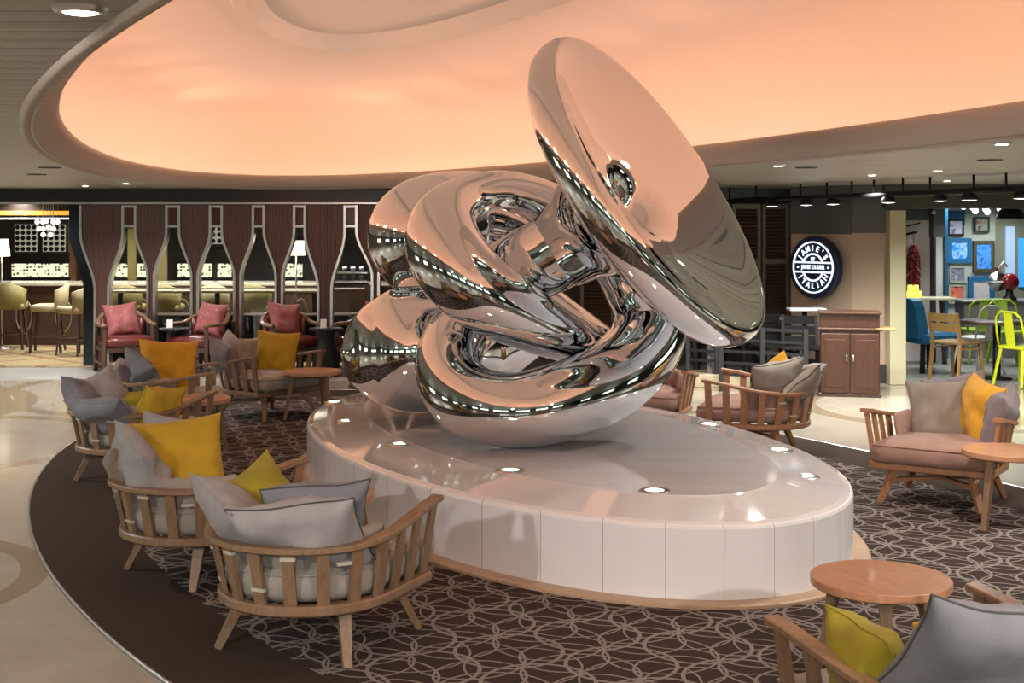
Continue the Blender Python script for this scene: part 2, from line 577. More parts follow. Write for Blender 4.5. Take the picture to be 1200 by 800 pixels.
# --- ceiling with the oval opening
m = mat('ceiling_slats', (0.30, 0.28, 0.25), 0.42, 0.35)
g = NG(m)
v = g.sep(g.coord())
fr = g.ma('FRACT', g.ma('DIVIDE', v[1], 0.15))
gap = g.ma('LESS_THAN', fr, 0.10)
nn = g.noise(g.mapping(g.coord(), (0.6, 7, 1)), 2.0, 2.0)
cc_ = g.ramp(nn, [(0.35, (0.34, 0.32, 0.275)), (0.65, (0.43, 0.41, 0.36))])
g.color(g.mix(g.ma('MULTIPLY', gap, 0.75), cc_, (0.09, 0.08, 0.07)))
g.bump(g.ma('ABSOLUTE', g.ma('SUBTRACT', fr, 0.5)), 0.5, 0.02)
n = 160
eo = ell(CC, 9.13, 2.47, AX, n, CZ)
x0, x1, y0, y1 = ROOM
outer = []
for p in eo:
    dx, dy = p[0] - CC[0], p[1] - CC[1]
    t = min((x1 - CC[0]) / dx if dx > 1e-9 else 1e9, (x0 - CC[0]) / dx if dx < -1e-9 else 1e9,
            (y1 - CC[1]) / dy if dy > 1e-9 else 1e9, (y0 - CC[1]) / dy if dy < -1e-9 else 1e9)
    outer.append((CC[0] + dx * t, CC[1] + dy * t, CZ))
for cx, cy in ((x0, y0), (x0, y1), (x1, y0), (x1, y1)):
    k = min(range(n), key=lambda i: (outer[i][0] - cx) ** 2 + (outer[i][1] - cy) ** 2)
    outer[k] = (cx, cy, CZ)
struct('ceiling', MB().rings([eo, outer]), m)
# lip band of the opening: drops a little, then turns up into the cove
LIP = mat('cove_lip_plaster', (0.46, 0.40, 0.34), 0.5)
lip = MB().rings([ell(CC, 9.20, 2.54, AX, n, CZ + 0.012), ell(CC, 9.19, 2.53, AX, n, CZ - 0.012), ell(CC, 9.16, 2.50, AX, n, CZ - 0.014),
                  ell(CC, 9.15, 2.49, AX, n, CZ - 0.004), ell(CC, 9.12, 2.46, AX, n, CZ + 0.01), ell(CC, 9.07, 2.41, AX, n, CZ + 0.05), ell(CC, 9.03, 2.37, AX, n, CZ + 0.09),
                  ell(CC, 9.01, 2.35, AX, n, CZ + 0.135), ell(CC, 9.015, 2.355, AX, n, CZ + 0.16), ell(CC, 9.04, 2.38, AX, n, CZ + 0.165),
                  ell(CC, 9.06, 2.40, AX, n, CZ + 0.12), ell(CC, 9.35, 2.70, AX, n, CZ + 0.12)], smooth=True)
struct('trim_1', lip, LIP)
dome_m = mat('cove_dome_plaster', (0.86, 0.84, 0.82), 0.85)
prof = [(9.35, 2.70, 0.12), (9.9, 3.25, 0.12), (10.0, 3.35, 0.17), (10.05, 3.4, 0.35), (10.0, 3.35, 0.56), (9.8, 3.2, 0.77), (9.4, 2.95, 0.94), (8.8, 2.65, 1.07),
        (7.8, 2.3, 1.15), (6.6, 1.9, 1.21), (5.4, 1.5, 1.24)]
rg = [ell(CC, a, b, AX, n, CZ + z) for a, b, z in prof]
struct('dome_ceiling', MB().rings(rg, smooth=True), dome_m)
# inner oval tray at the crown of the dome
tr = [ell(CC, 5.4, 1.5, AX, n, CZ + 1.24), ell(CC, 4.7, 1.36, AX, n, CZ + 1.25), ell(CC, 4.66, 1.33, AX, n, CZ + 1.19), ell(CC, 4.5, 1.22, AX, n, CZ + 1.19),
      ell(CC, 4.46, 1.18, AX, n, CZ + 1.25), ell(CC, 4.4, 1.12, AX, n, CZ + 1.34), ell(CC, 2.0, .5, AX, n, CZ + 1.36)]
mbt = MB().rings(tr)
mbt.add(tr[-1], [tuple(range(n))])
struct('dome_tray', mbt, dome_m)
led = glow('cove_led', (1.0, 0.47, 0.29), COVE_E)
o = MB().tube(ell(CC, 9.22, 2.57, AX, n, CZ + 0.14), 0.018, 6, closed=True).build('cove_light_strip', led)
tag(o, 'salmon coloured light strip hidden behind the lip of the oval ceiling cove', 'light strip')

edge_fill = glow('cove_edge_fill', (1.0, 0.58, 0.35), 5.0)  # extra strip added to brighten the dome just above the lip
o = MB().tube(ell(CC, 9.82, 3.17, AX, n, CZ + 0.145), 0.018, 6, closed=True).build('cove_light_strip', edge_fill)
tag(o, 'added salmon glow strip at the foot of the dome wall, behind the cove lip', 'light strip')

for k in range(26):  # unseen lamps added on the ledge to brighten the dome crown
    c_ = -0.86 + 1.72 * (k % 13) / 12
    s_ = math.sqrt(1 - c_ * c_) * (1 if k < 13 else -1)
    q = Vector((CC[0] + AX[0] * 9.35 * c_ - AX[1] * 2.75 * s_, CC[1] + AX[1] * 9.35 * c_ + AX[0] * 2.75 * s_, CZ + 0.2))
    aim = Vector((CC[0] + AX[0] * 8.6 * c_ + AX[1] * 0.6 * s_, CC[1] + AX[1] * 8.6 * c_ - AX[0] * 0.6 * s_, CZ + 1.3))
    L = bpy.data.lights.new('crown_fill', 'SPOT')
    L.energy, L.color, L.spot_size, L.spot_blend, L.shadow_soft_size = CROWN_FILL, (1.0, 0.45, 0.27), 2.0, 1.0, 0.22
    o = bpy.data.objects.new('crown_fill', L)
    COL.objects.link(o)
    o.location = q
    o.rotation_euler = (aim - q).to_track_quat('-Z', 'Y').to_euler()

# --- outer walls
wallm = mat('dark_brown_wall', (0.045, 0.035, 0.028), 0.55)
taupew = mat('taupe_wall', (0.22, 0.19, 0.16), 0.6)
struct('wall_left', MB().box((-10.1, 9.5, 1.15), (0.2, 29, 2.3)), taupew)
struct('wall_right', MB().box((10.1, 9.5, 1.15), (0.2, 29, 2.3)), wallm)
struct('wall_rear', MB().box((0, -5.1, 1.15), (20.4, 0.2, 2.3)), taupew)
struct('wall_far', MB().box((0, 24.1, 1.15), (20.4, 0.2, 2.3)), wallm)
# lit shop windows in the walls behind the photographer, seen only in the mirror steel
wl = glow('shop_window_glow', (0.80, 0.92, 0.75), 2.2)
wi = 0
for k in range(6):
    wx = -7.2 + k * 2.7
    wi += 1
    o = struct('window_%d' % wi, MB().box((wx, -4.97, 1.35), (1.9, 0.04, 1.0)), wl)
    fm = MB()
    for q in range(4):
        fm.box((wx - 0.95 + q * 1.9 / 3, -4.93, 1.35), (0.06, 0.05, 1.1))
    fm.box((wx, -4.93, 0.84), (2.0, 0.05, 0.07)).box((wx, -4.93, 1.88), (2.0, 0.05, 0.07))
    q = fm.build('window_frame', BLACK)
    q.parent = o
for sx_ in (-1, 1):
    for k in range(4):
        wi += 1
        o = struct('window_%d' % wi, MB().box((sx_ * 9.97, -2.5 + k * 4.2, 1.35), (0.04, 1.9, 0.8)), wl)
        fm = MB()
        for q in range(4):
            fm.box((sx_ * 9.93, -2.5 + k * 4.2 - 0.95 + q * 1.9 / 3, 1.35), (0.05, 0.06, 0.9))
        q = fm.build('window_frame', BLACK)
        q.parent = o

# --- ceiling downlights and the hall lamps, plus added fill spots
dl0 = thing('ceiling_downlight', 'x', 'ceiling light', (0, 0, CZ))
MB().lathe([(0.037, -0.008), (0.04, -0.012), (0.052, -0.010), (0.058, -0.004), (0.06, 0.0)], n=28).build('bezel', STEEL, dl0)
MB().lathe([(0.0005, -0.014), (0.03, -0.013), (0.037, -0.010)], n=28).build('lens', LAMP, dl0)


def spot(loc, power, size=2.4, col=(1, 0.96, 0.91), blend=0.6, r=0.05, rot=(0, 0, 0), name='downlight_or_fill_beam'):
    L = bpy.data.lights.new(name, 'SPOT')
    L.energy = power
    L.spot_size = size
    L.spot_blend = blend
    L.color = col
    L.shadow_soft_size = r
    o = bpy.data.objects.new(name, L)
    COL.objects.link(o)
    o.location = loc
    o.rotation_euler = rot
    return o


seen = [(-0.90, 2.81, 'large ceiling downlight at the top left above the slatted ceiling beside the cove'),
        (*X2(1022, 204), 'ceiling downlight right of the cove, above the round sign'),
        (*X2(1099, 199), 'ceiling downlight above the cream pillar'),
        (*X2(1110, 211), 'ceiling downlight close in front of the spotlight rail'),
        (*X2(1174, 167), 'ceiling downlight nearest the cove lip at the right edge'),
        (*X2(912, 193), 'ceiling downlight beside the cove lip right of the steel sculpture'),
        (*X2(148, 214), 'small ceiling downlight between the cove and the bar beam'),
        (*X2(100, 217), 'small ceiling downlight above the left opening of the bar')]
first = True
for lx, ly, lab in seen:
    if first:
        o = dl0
        o.location = (lx, ly, CZ)
        o['label'] = lab
        first = False
    else:
        o = dup(dl0, None, (lx, ly, CZ), 0, lab)
    o['group'] = 'ceiling downlights'
for lx, ly, pw in ((-0.9, 2.81, 18), (*X2(1022, 204), 60), (*X2(1110, 211), 50), (*X2(1174, 167), 60), (*X2(912, 193), 50), (*X2(148, 214), 70), (*X2(100, 217), 60),
                   (-4.2, 5.0, 38), (-4.6, 8.0, 70), (-5.6, 11.2, 110), (-6.6, 14.5, 110), (-7.5, 8.5, 70), (3.6, 4.2, 26), (4.6, 8.0, 60), (5.4, 12.0, 100), (2.2, 3.0, 24),
                   (-2.6, 2.2, 25), (-3.5, -2, 40), (0.5, -2.5, 50), (4, -1.5, 50), (2.3, 13.6, 80), (4.5, 13.6, 60), (6.5, 5, 60), (-7.5, 2, 50)):
    spot((lx, ly, CZ - 0.03), pw * HALL, 2.5)
for lx, ly in ((-2.9, 1.2), (2.8, 1.0), (-0.3, -0.5)):  # fill spots added out of view, aimed to brighten plinth and sculpture
    dv = (Vector((0.3, 8.6, 0.8)) - Vector((lx, ly, CZ))).normalized()
    o = spot((lx, ly, CZ - 0.04), 420, 0.95, r=0.06)
    o.rotation_euler = dv.to_track_quat('-Z', 'Y').to_euler()
vent = MB().lathe([(0.0005, -0.004), (0.05, -0.006), (0.085, -0.008), (0.09, 0)], n=24)
for (a, b, lab) in ((43, 204, 'round dark ceiling vent at the far left'), (58, 196, 'round dark ceiling vent right beside the cove at the left'),
                    (945, 196, 'round ceiling vent in the bluish part of the ceiling'), (1160, 187, 'round ceiling vent between the cove and the spotlight rail')):
    q = X2(a, b)
    o = MB()
    o.v, o.f, o.sm = list(vent.v), list(vent.f), list(vent.sm)
    o = o.build('ceiling_vent', GREYMETAL)
    o.location = (q[0], q[1], CZ)
    tag(o, lab, 'ceiling vent')

# ================================================================ plinth
PC, PAX = (0.19, 9.263), (0.372, -0.928)


def pl(k, z, n=144):
    return ell(PC, 2.92 + k, 1.472 + k, PAX, n, z)


plinth = thing('sculpture_plinth', 'low oval plinth clad in white stone panels carrying the polished steel sculpture', 'plinth', (PC[0], PC[1], 0))
inv = Matrix.Translation((-PC[0], -PC[1], 0))


def pb(mb, name, m_):
    mb.v = [tuple(inv @ Vector(p)) for p in mb.v]
    return mb.build(name, m_, plinth)


m = mat('plinth_side_stone', (0.66, 0.63, 0.61), 0.22)
g = NG(m)
nz = g.noise(g.coord(), 1.6, 4.0)
at = g.n('ShaderNodeAttribute', attribute_name='panel')
jf = g.ma('LESS_THAN', g.ma('ABSOLUTE', g.ma('SUBTRACT', g.ma('FRACT', g.ma('ADD', at.outputs['Fac'], 0.5)), 0.5)), 0.006)
g.color(g.mix(jf, g.ramp(nz, [(0.3, (0.70, 0.67, 0.66)), (0.7, (0.78, 0.755, 0.745))]), (0.36, 0.34, 0.33)))
side = MB()
N = 144
rr = [pl(0, 0.03), pl(0, 0.375), pl(-0.006, 0.388), pl(-0.02, 0.394)]
side.rings([r + [r[0]] for r in rr], closed=False)
o = pb(side, 'side_cladding', m)
at = o.data.attributes.new('panel', 'FLOAT', 'POINT')
at.data.foreach_set('value', [i % (N + 1) / 4.0 for i in range(4 * (N + 1))])
m = mat('plinth_top_stone', (0.62, 0.585, 0.57), 0.07, coat=0.5)
g = NG(m)
nz = g.noise(g.mapping(g.coord(), (1, 4, 1)), 1.2, 4.0)
g.color(g.ramp(nz, [(0.3, (0.66, 0.63, 0.62)), (0.7, (0.74, 0.71, 0.70))]))
ZT = 0.455
top = MB().rings([pl(-0.02, 0.394), pl(-0.05, 0.404), pl(-0.42, ZT - 0.004), pl(-0.44, ZT)])
top.add(pl(-0.44, ZT), [tuple(range(N))])
pb(top, 'top_slab', m)
kick = wood('kick_wood', (0.38, 0.25, 0.15), (0.45, 0.31, 0.20), 0.4, (6, 6, 6))
pb(MB().rings([pl(0.10, 0.016), pl(0.10, 0.03), pl(0.085, 0.036), pl(-0.02, 0.036)]), 'timber_base', kick)
ul = []
for a, b in ((408, 493), (392, 471), (470, 520), (598, 551), (767, 575), (943, 558), (914, 527), (831, 497)):
    q = W(a, b, ZT)
    # height of the top at that place: flat inside the crease, sloped outside
    dx, dy = q.x - PC[0], q.y - PC[1]
    u, v_ = dx * PAX[0] + dy * PAX[1], -dx * PAX[1] + dy * PAX[0]
    t = math.hypot(u / 2.48, v_ / 1.032)
    zt = ZT
    if t > 1:
        k = (math.hypot(u, v_) - math.hypot(u, v_) / t)
        zt = ZT - 0.13 * min(k, 0.4)
        q = W(a, b, zt)
    o = MB().lathe([(0.05, 0.002), (0.052, 0.006), (0.078, 0.005), (0.084, -0.004)], n=32).build('uplight_bezel', STEEL, plinth)
    o.location = (q.x - PC[0], q.y - PC[1], zt)
    MB().lathe([(0.0005, 0.004), (0.05, 0.004)], n=32).build('uplight_lens', LAMPSOFT, o)

# ================================================================ the steel sculpture
def cr(pts, sub=10):
    out = []
    n_ = len(pts)
    for i in range(n_ - 1):
        p0, p1, p2, p3 = (pts[max(i - 1, 0)], pts[i], pts[i + 1], pts[min(i + 2, n_ - 1)])
        for k in range(sub):
            t = k / sub
            out.append(tuple(0.5 * (2 * b + (c - a) * t + (2 * a - 5 * b + 4 * c - d) * t * t + (3 * b - a - 3 * c + d) * t ** 3)
                             for a, b, c, d in zip(p0, p1, p2, p3)))
    out.append(tuple(pts[-1]))
    return out


def sweep(mb, pts, closed=False, n_=56, sub=12):
    """pts: (px, py, depth, radius px)"""
    q = []
    for px, py, d, r in pts:
        w = P(px, py, d)
        q.append((w.x, w.y, w.z, r * d / F))
    c = cr(q, sub)
    L = [Vector(x[:3]) for x in c]
    mb.tube(L, [x[3] for x in c], n_, up=None)
    return mb


sculpt = thing('steel_sculpture', 'huge mirror polished steel sculpture of knotted loops with a tilted dish on the white plinth', 'sculpture', (0.1, 9.0, ZT))
sinv = Matrix.Translation((-0.1, -9.0, -ZT))


def sb(mb, name):
    mb.v = [tuple(sinv @ Vector(p)) for p in mb.v]
    return mb.build(name, CHROME, sculpt)


for nm, pts in SCULPT:
    sb(sweep(MB(), pts), nm)
# the dish: a trumpet turned about its axis
A = P(779, 210, 8.45)
nrm = Vector((0.76, -0.38, 0.53)).normalized()
R_ = 1.125
prof = DISHPROF
zx = nrm.to_track_quat('Z', 'Y').to_matrix().to_4x4()
sb(MB().lathe([(r * R_, z * R_) for r, z in prof], n=128, M=Matrix.Translation(A) @ zx), 'dish')
# ================================================================ lounge chairs
def upath(r, ext, cy=-0.08, n=22, z=0.0, rx=None):
    """U: from the left arm tip round the back to the right arm tip (x right, y forward)"""
    pts = []
    rx = rx or r
    for k in range(4):
        pts.append((-rx, ext - (ext - cy) * k / 4, z))
    for i in range(n + 1):
        a = PI + PI * i / n
        pts.append((rx * math.cos(a), cy + r * math.sin(a), z))
    for k in range(1, 5):
        pts.append((rx, cy + (ext - cy) * k / 4, z))
    return pts


def along(pts, s):
    L = [0]
    for a, b in zip(pts, pts[1:]):
        L.append(L[-1] + (Vector(b) - Vector(a)).length)
    t = s * L[-1]
    for i in range(len(pts) - 1):
        if L[i + 1] >= t - 1e-9:
            k = (t - L[i]) / (L[i + 1] - L[i])
            p = Vector(pts[i]).lerp(Vector(pts[i + 1]), k)
            d = (Vector(pts[i + 1]) - Vector(pts[i])).normalized()
            return p, d
    return Vector(pts[-1]), Vector((0, 1, 0))


RZ, SZ = 0.55, 0.245


def make_chair(wd_, cush):
    t = thing('lounge_chair', 'x', 'lounge chair')
    rail = upath(0.425, 0.31, z=RZ, n=28)
    rail = [(x, y, 0.505 + 0.095 * min(1.0, max(0.0, (y + 0.35) / 0.62)) ** 1.3) for x, y, z in rail]
    MB().ribbon(rail, 0.062, 0.026).build('top_rail', wd_, t)
    ring = upath(0.375, 0.30, z=SZ)
    MB().ribbon(ring, 0.05, 0.045).build('seat_ring', wd_, t)
    fr = MB().box((0, 0.30, SZ), (0.76, 0.04, 0.045), bev=0.006)
    for y in (-0.2, 0.0, 0.16):
        fr.box((0, y, SZ), (0.74 if y > -0.15 else 0.66, 0.06, 0.02))
    fr.build('seat_frame', wd_, t)
    n_ = 15
    for i in range(n_):
        s_ = 0.02 + 0.96 * i / (n_ - 1)
        a, d = along(ring, s_)
        b, d2 = along(rail, s_)
        o = MB().bar(a + Vector((0, 0, 0.015)), b - Vector((0, 0, 0.010)), 0.052, 0.018, up=(d2.y, -d2.x, 0)).build('slat', wd_, t)
    for sx_, sy_ in ((-1, -1), (1, -1), (1, 1), (-1, 1)):
        MB().bar((sx_ * 0.25, sy_ * 0.22, SZ - 0.02), (sx_ * 0.325, sy_ * 0.31, 0.0), 0.058, 0.045, up=(sx_, sy_, 0), taper=0.62).build('leg', wd_, t)
    MB().bar((-0.285, -0.265, 0.15), (0.285, 0.265, 0.15), 0.045, 0.022).bar((0.285, -0.265, 0.15), (-0.285, 0.265, 0.15), 0.045, 0.0221).build('cross_stretcher', wd_, t)
    # seat cushion, rounded at the back, straight front, piped edges
    def outl(k, z):
        q = upath(0.355 - k, 0.36 - k - 0.001, z=z, n=20)
        f = [(x * (0.355 - k) / 0.355, 0.36 - k, z) for x in (0.28, 0.2, 0.1, 0.0, -0.1, -0.2, -0.28)]
        return q + f
    sc_ = MB().rings([outl(0.2, SZ + 0.045), outl(0.012, SZ + 0.03), outl(-0.008, SZ + 0.06), outl(-0.012, SZ + 0.105), outl(0.0, SZ + 0.14), outl(0.04, SZ + 0.165), outl(0.2, SZ + 0.18)],
                     smooth=True, caps=True)
    sc = sc_.build('seat_cushion', cush, t)
    MB().tube(outl(-0.004, SZ + 0.14), 0.005, 6, closed=True).build('piping', cush, sc)
    # curved back cushion
    bc = MB()
    path = upath(0.34, 0.0, n=18)
    rg = []
    for i, p in enumerate(path):
        e = min(i, len(path) - 1 - i)
        k = min(1.0, 0.35 + e * 0.25)
        pv = Vector(p)
        c_ = Vector((0, 0.1 if p[1] > -0.08 else -0.08, 0))
        if p[1] > -0.08:
            nn_ = Vector((-1 if p[0] > 0 else 1, 0, 0))
        else:
            nn_ = (Vector((0, -0.08, 0)) - pv).normalized()
        sec = []
        wob = 0.005 * math.sin(i * 2.3)
        for j in range(12):
            a = 2 * PI * j / 12
            cx_ = math.copysign(abs(math.cos(a)) ** 0.6, math.cos(a))
            cz_ = math.copysign(abs(math.sin(a)) ** 0.6, math.sin(a))
            hgt = 0.085 + wob
            zc = SZ + 0.165 + 0.06
            lean = -0.02 * (cz_ + 1) / 2
            sec.append(tuple(pv + nn_ * (0.045 + cx_ * 0.035 * k + lean) + Vector((0, 0, zc - pv.z + cz_ * hgt * (0.7 + .3 * k)))))
        rg.append(sec)
    bc.rings(rg, caps=True, smooth=True)
    bo = bc.build('back_cushion', cush, t)
    for s_, zz in ((0.30, 0.44), (0.43, 0.47), (0.5, 0.33), (0.57, 0.47), (0.68, 0.44), (0.36, 0.33)):
        a, d = along(upath(0.435 - 0.06 * (RZ - zz) / 0.27 + 0.006, 0.31, z=zz), s_)
        MB().bar(a - d * 0.032, a + d * 0.032, 0.018, 0.014, up=(0, 0, 1)).build('tie_strap', TAG, t)
    return t


def put(o, x, y, h, label):
    o.location = (x, y, 0.0145)
    o.rotation_euler = (0, 0, -math.radians(h))
    o['label'] = label
    o['group'] = 'low slatted lounge chairs around the plinth'


C1, C2, C3, C4, C5 = (-0.85, 5.98, 24), (-1.60, 7.16, 45), (-2.70, 9.80, 24), (-2.84, 11.5, 80), (-2.34, 12.95, 128)
C6, C7, C9 = (2.86, 8.96, 213), (1.93, 10.92, 289), (1.33, 4.13, -27)
oak_chair = make_chair(OAK, CREAMCUSH)
teak_chair = make_chair(TEAK, PINKCUSH)
put(oak_chair, *C1, 'oak slatted lounge chair nearest the plinth in the left foreground, seen from behind')
put(teak_chair, *C6, 'slatted lounge chair with dusty pink seat at the right, facing the camera')
for src, x, y, h, lab in (
        (oak_chair, *C2, 'slatted lounge chair second from the front on the left, mustard and white pillows in it'),
        (oak_chair, *C3, 'slatted lounge chair standing on the left tip of the dark carpet border'),
        (oak_chair, *C4, 'slatted lounge chair behind the left table, holding the big amber pillow'),
        (oak_chair, *C5, 'slatted lounge chair on the left farthest back, its cream seat turned to the plinth'),
        (oak_chair, -1.12, 13.3, 200, 'lounge chair almost hidden behind the rear bulb of the steel sculpture'),
        (teak_chair, *C7, 'reddish slatted lounge chair right behind the plinth, seen from its side'),
        (teak_chair, 1.14, 11.66, 200, 'slatted lounge chair showing only its arm behind the right bend of the sculpture'),
        (oak_chair, *C9, 'slatted lounge chair cut off by the bottom right corner of the picture')):
    c = dup(src)
    put(c, x, y, h, lab)

# ================================================================ pillows
def pillow_mesh(seed, size=0.46, thick=0.075, n_=22, aspect=1.0, wr=1.0):
    rnd = random.Random(seed)
    off = Vector((rnd.uniform(0, 50), rnd.uniform(0, 50), rnd.uniform(0, 50)))
    h = size / 2
    top, bot, edge = [], [], {}
    mb = MB()

    def surf(u, v, sgn):
        # u,v in -1..1
        pin = 0.10
        x = u * (1 - pin * (1 - v * v) * 1.0) * h
        z = v * (1 - pin * (1 - u * u) * 1.0) * h * aspect
        e = (max(0.0, 1 - abs(u) ** 2.6) * max(0.0, 1 - abs(v) ** 2.6)) ** 0.5
        q = Vector((u * 1.6, v * 1.6, sgn)) + off
        w = noise.noise(q) * 0.30 + noise.noise(q * 2.7) * 0.10 * wr
        # creases that run in from the corners and edges
        cr_ = noise.noise(Vector((u * v * 7, (abs(u) - abs(v)) * 3.5, sgn * 2)) + off) * 0.22
        y = sgn * thick * e * (1 + wr * (w + cr_ * (0.4 + abs(u * v))))
        y += 0.030 * wr * noise.noise(Vector((u * 1.3, v * 1.3, 0)) + off)
        return (x, y, z)
    idx = {}
    vs, fs = [], []
    for sgn in (1, -1):
        for i in range(n_ + 1):
            for j in range(n_ + 1):
                b = i in (0, n_) or j in (0, n_)
                if b and sgn == -1:
                    idx[(sgn, i, j)] = idx[(1, i, j)]
                    continue
                u, v = math.sin(PI / 2 * (2 * i / n_ - 1)), math.sin(PI / 2 * (2 * j / n_ - 1))
                idx[(sgn, i, j)] = len(vs)
                vs.append(surf(u, v, sgn))
        for i in range(n_):
            for j in range(n_):
                q = [idx[(sgn, i, j)], idx[(sgn, i + 1, j)], idx[(sgn, i + 1, j + 1)], idx[(sgn, i, j + 1)]]
                fs.append(tuple(q if sgn == -1 else q[::-1]))
    mb.add(vs, fs, True)
    rim = [vs[idx[(1, i, 0)]] for i in range(n_)] + [vs[idx[(1, n_, j)]] for j in range(n_)] + \
          [vs[idx[(1, i, n_)]] for i in range(n_, 0, -1)] + [vs[idx[(1, 0, j)]] for j in range(n_, 0, -1)]
    return mb, rim


PSEED = [0]


def pillow(px, py, d, yaw, tilt, roll, size, m_, label, group='scatter pillows on the lounge chairs', piping=None, thick=0.10, name='pillow', aspect=1.0, bend=0.0, wr=1.0):
    PSEED[0] += 1
    mb, rim = pillow_mesh(PSEED[0] * 3 + 1, size, thick, aspect=aspect, wr=wr)
    if bend:
        f_ = lambda p: (p[0], p[1] + bend * (p[0] * p[0]) / size, p[2])
        mb.v = [f_(p) for p in mb.v]
        rim = [f_(p) for p in rim]
    o = mb.build(name, m_)
    q = MB().tube(rim, 0.0042, 6, closed=True).build('piping', piping or m_, o)
    if piping:
        q['label'] = 'dark piping'
    o.location = P(px, py, d)
    o.rotation_euler = (Matrix.Rotation(math.radians(yaw), 3, 'Z') @ Matrix.Rotation(math.radians(tilt), 3, 'X') @ Matrix.Rotation(math.radians(roll), 3, 'Y')).to_euler()
    tag(o, label, 'pillow', group)
    return o


def cp(ch, ang, rad, tilt, roll, size, m_, label, yo=0, **kw):
    cx, cy, h = ch
    hr = math.radians(-h)
    a = math.radians(ang)
    lx, ly = math.sin(a) * rad, -0.08 - math.cos(a) * rad
    wx, wy = cx + lx * math.cos(hr) - ly * math.sin(hr), cy + lx * math.sin(hr) + ly * math.cos(hr)
    asp = kw.get('aspect', 1.0)
    r = math.radians(abs(roll))
    z = 0.0145 + SZ + 0.165 - 0.05 + kw.pop('dz', 0.0) + size * 0.5 * math.cos(math.radians(tilt)) * (math.sin(r) + asp * math.cos(r)) * 0.90
    o = pillow(0, YH + 1, 1, ang - h + yo, tilt, roll, size, m_, label, **kw)
    o.location = (wx, wy, z)
    return o


exec(PILLOWS)

# ================================================================ round oak tables
def make_table(r):
    t = thing('side_table', 'x', 'table')
    MB().lathe([(0.0005, 0.42), (r - 0.012, 0.42), (r - 0.003, 0.424), (r, 0.428), (r, 0.454), (r - 0.002, 0.457), (r - 0.01, 0.457), (0.0005, 0.457)], n=64, smooth=False).build('table_top', OAKTOP, t)
    ap = MB()
    for k in range(3):
        a = 2 * PI * k / 3
        ap.bar((0, 0, 0.405), (math.cos(a) * r * 0.72, math.sin(a) * r * 0.72, 0.405), 0.04, 0.03)
    ap.build('table_frame', OAK, t)
    for k in range(3):
        a = 2 * PI * k / 3
        c_, s_ = math.cos(a), math.sin(a)
        MB().bar((c_ * r * 0.70, s_ * r * 0.70, 0.422), (c_ * r * 0.98, s_ * r * 0.98, 0.0), 0.046, 0.04, up=(c_, s_, 0), taper=0.7).build('leg', OAK, t)
    return t


tb = make_table(0.27)
first = True
for px, py, rz, lab in ((1032, 676, 20, 'round oak side table in the right foreground between plinth and cut off chair'),
                        (1181, 527, 100, 'round oak side table in front of the dusty pink chair at the right edge'),
                        (230, 466, 40, 'round oak side table between the amber and the white pillows on the left'),
                        (367, 434, 75, 'round oak side table just left of the plinth tip, beside the yellow pillow'),
                        (378, 578, 10, 'round oak side table mostly hidden behind the grey pillows of the front chair')):
    q = W(px, py, 0.47)
    o = tb if first else dup(tb)
    first = False
    o.location = (q.x, q.y, 0.0145)
    o.rotation_euler = (0, 0, math.radians(rz))
    o['label'] = lab
    o['group'] = 'round oak side tables'
# ================================================================ the bar behind the wine glass partition
YP = 17.4
# dark beam over the partition
bw = mat('black_brown_beam', (0.018, 0.014, 0.012), 0.35)
struct('trim_2', MB().box((-1.6, YP + 0.16, (CZ + Z(237, YP)) / 2), (16.8, 0.5, CZ - Z(237, YP))), bw)
o = struct('trim_3', MB().box((-5.2, YP - 0.22, Z(238.5, YP)), (9.6, 0.05, 0.018)), STEEL)
m = mat('burgundy_wood_panel', (0.12, 0.045, 0.035), 0.35)
g = NG(m)
co_ = g.coord()
v = g.sep(co_)
wv = g.n('ShaderNodeTexWave')
wv.wave_type = 'BANDS'
g.put(wv.inputs['Vector'], g.mapping(co_, (1, 1, 0.25)))
wv.inputs['Scale'].default_value = 12
wv.inputs['Distortion'].default_value = 5
wv.inputs['Detail'].default_value = 2
g.color(g.ramp(wv.outputs[0], [(0.2, (0.060, 0.024, 0.020)), (0.8, (0.135, 0.062, 0.05))]))
g.bump(wv.outputs[0], 0.3, 0.01)


def sm(t):
    t = min(1, max(0, t))
    return t * t * (3 - 2 * t)


def sidecurve(xt, xs, kind):
    """list of (px,py) from the top down to the foot for one side"""
    out = [(xt, 240.5), (xt, 268)]
    y0_, y1_ = (272, 340) if kind == 'p' else (270, 322)
    for i in range(1, 15):
        t = i / 14
        k = sm(t) if kind == 'p' else sm(t * 0.93) / sm(0.93)
        out.append((xt + (xs - xt) * k, y0_ + (y1_ - y0_) * t))
    out.append((xs, 380))
    out.append((xs, 426))
    return out


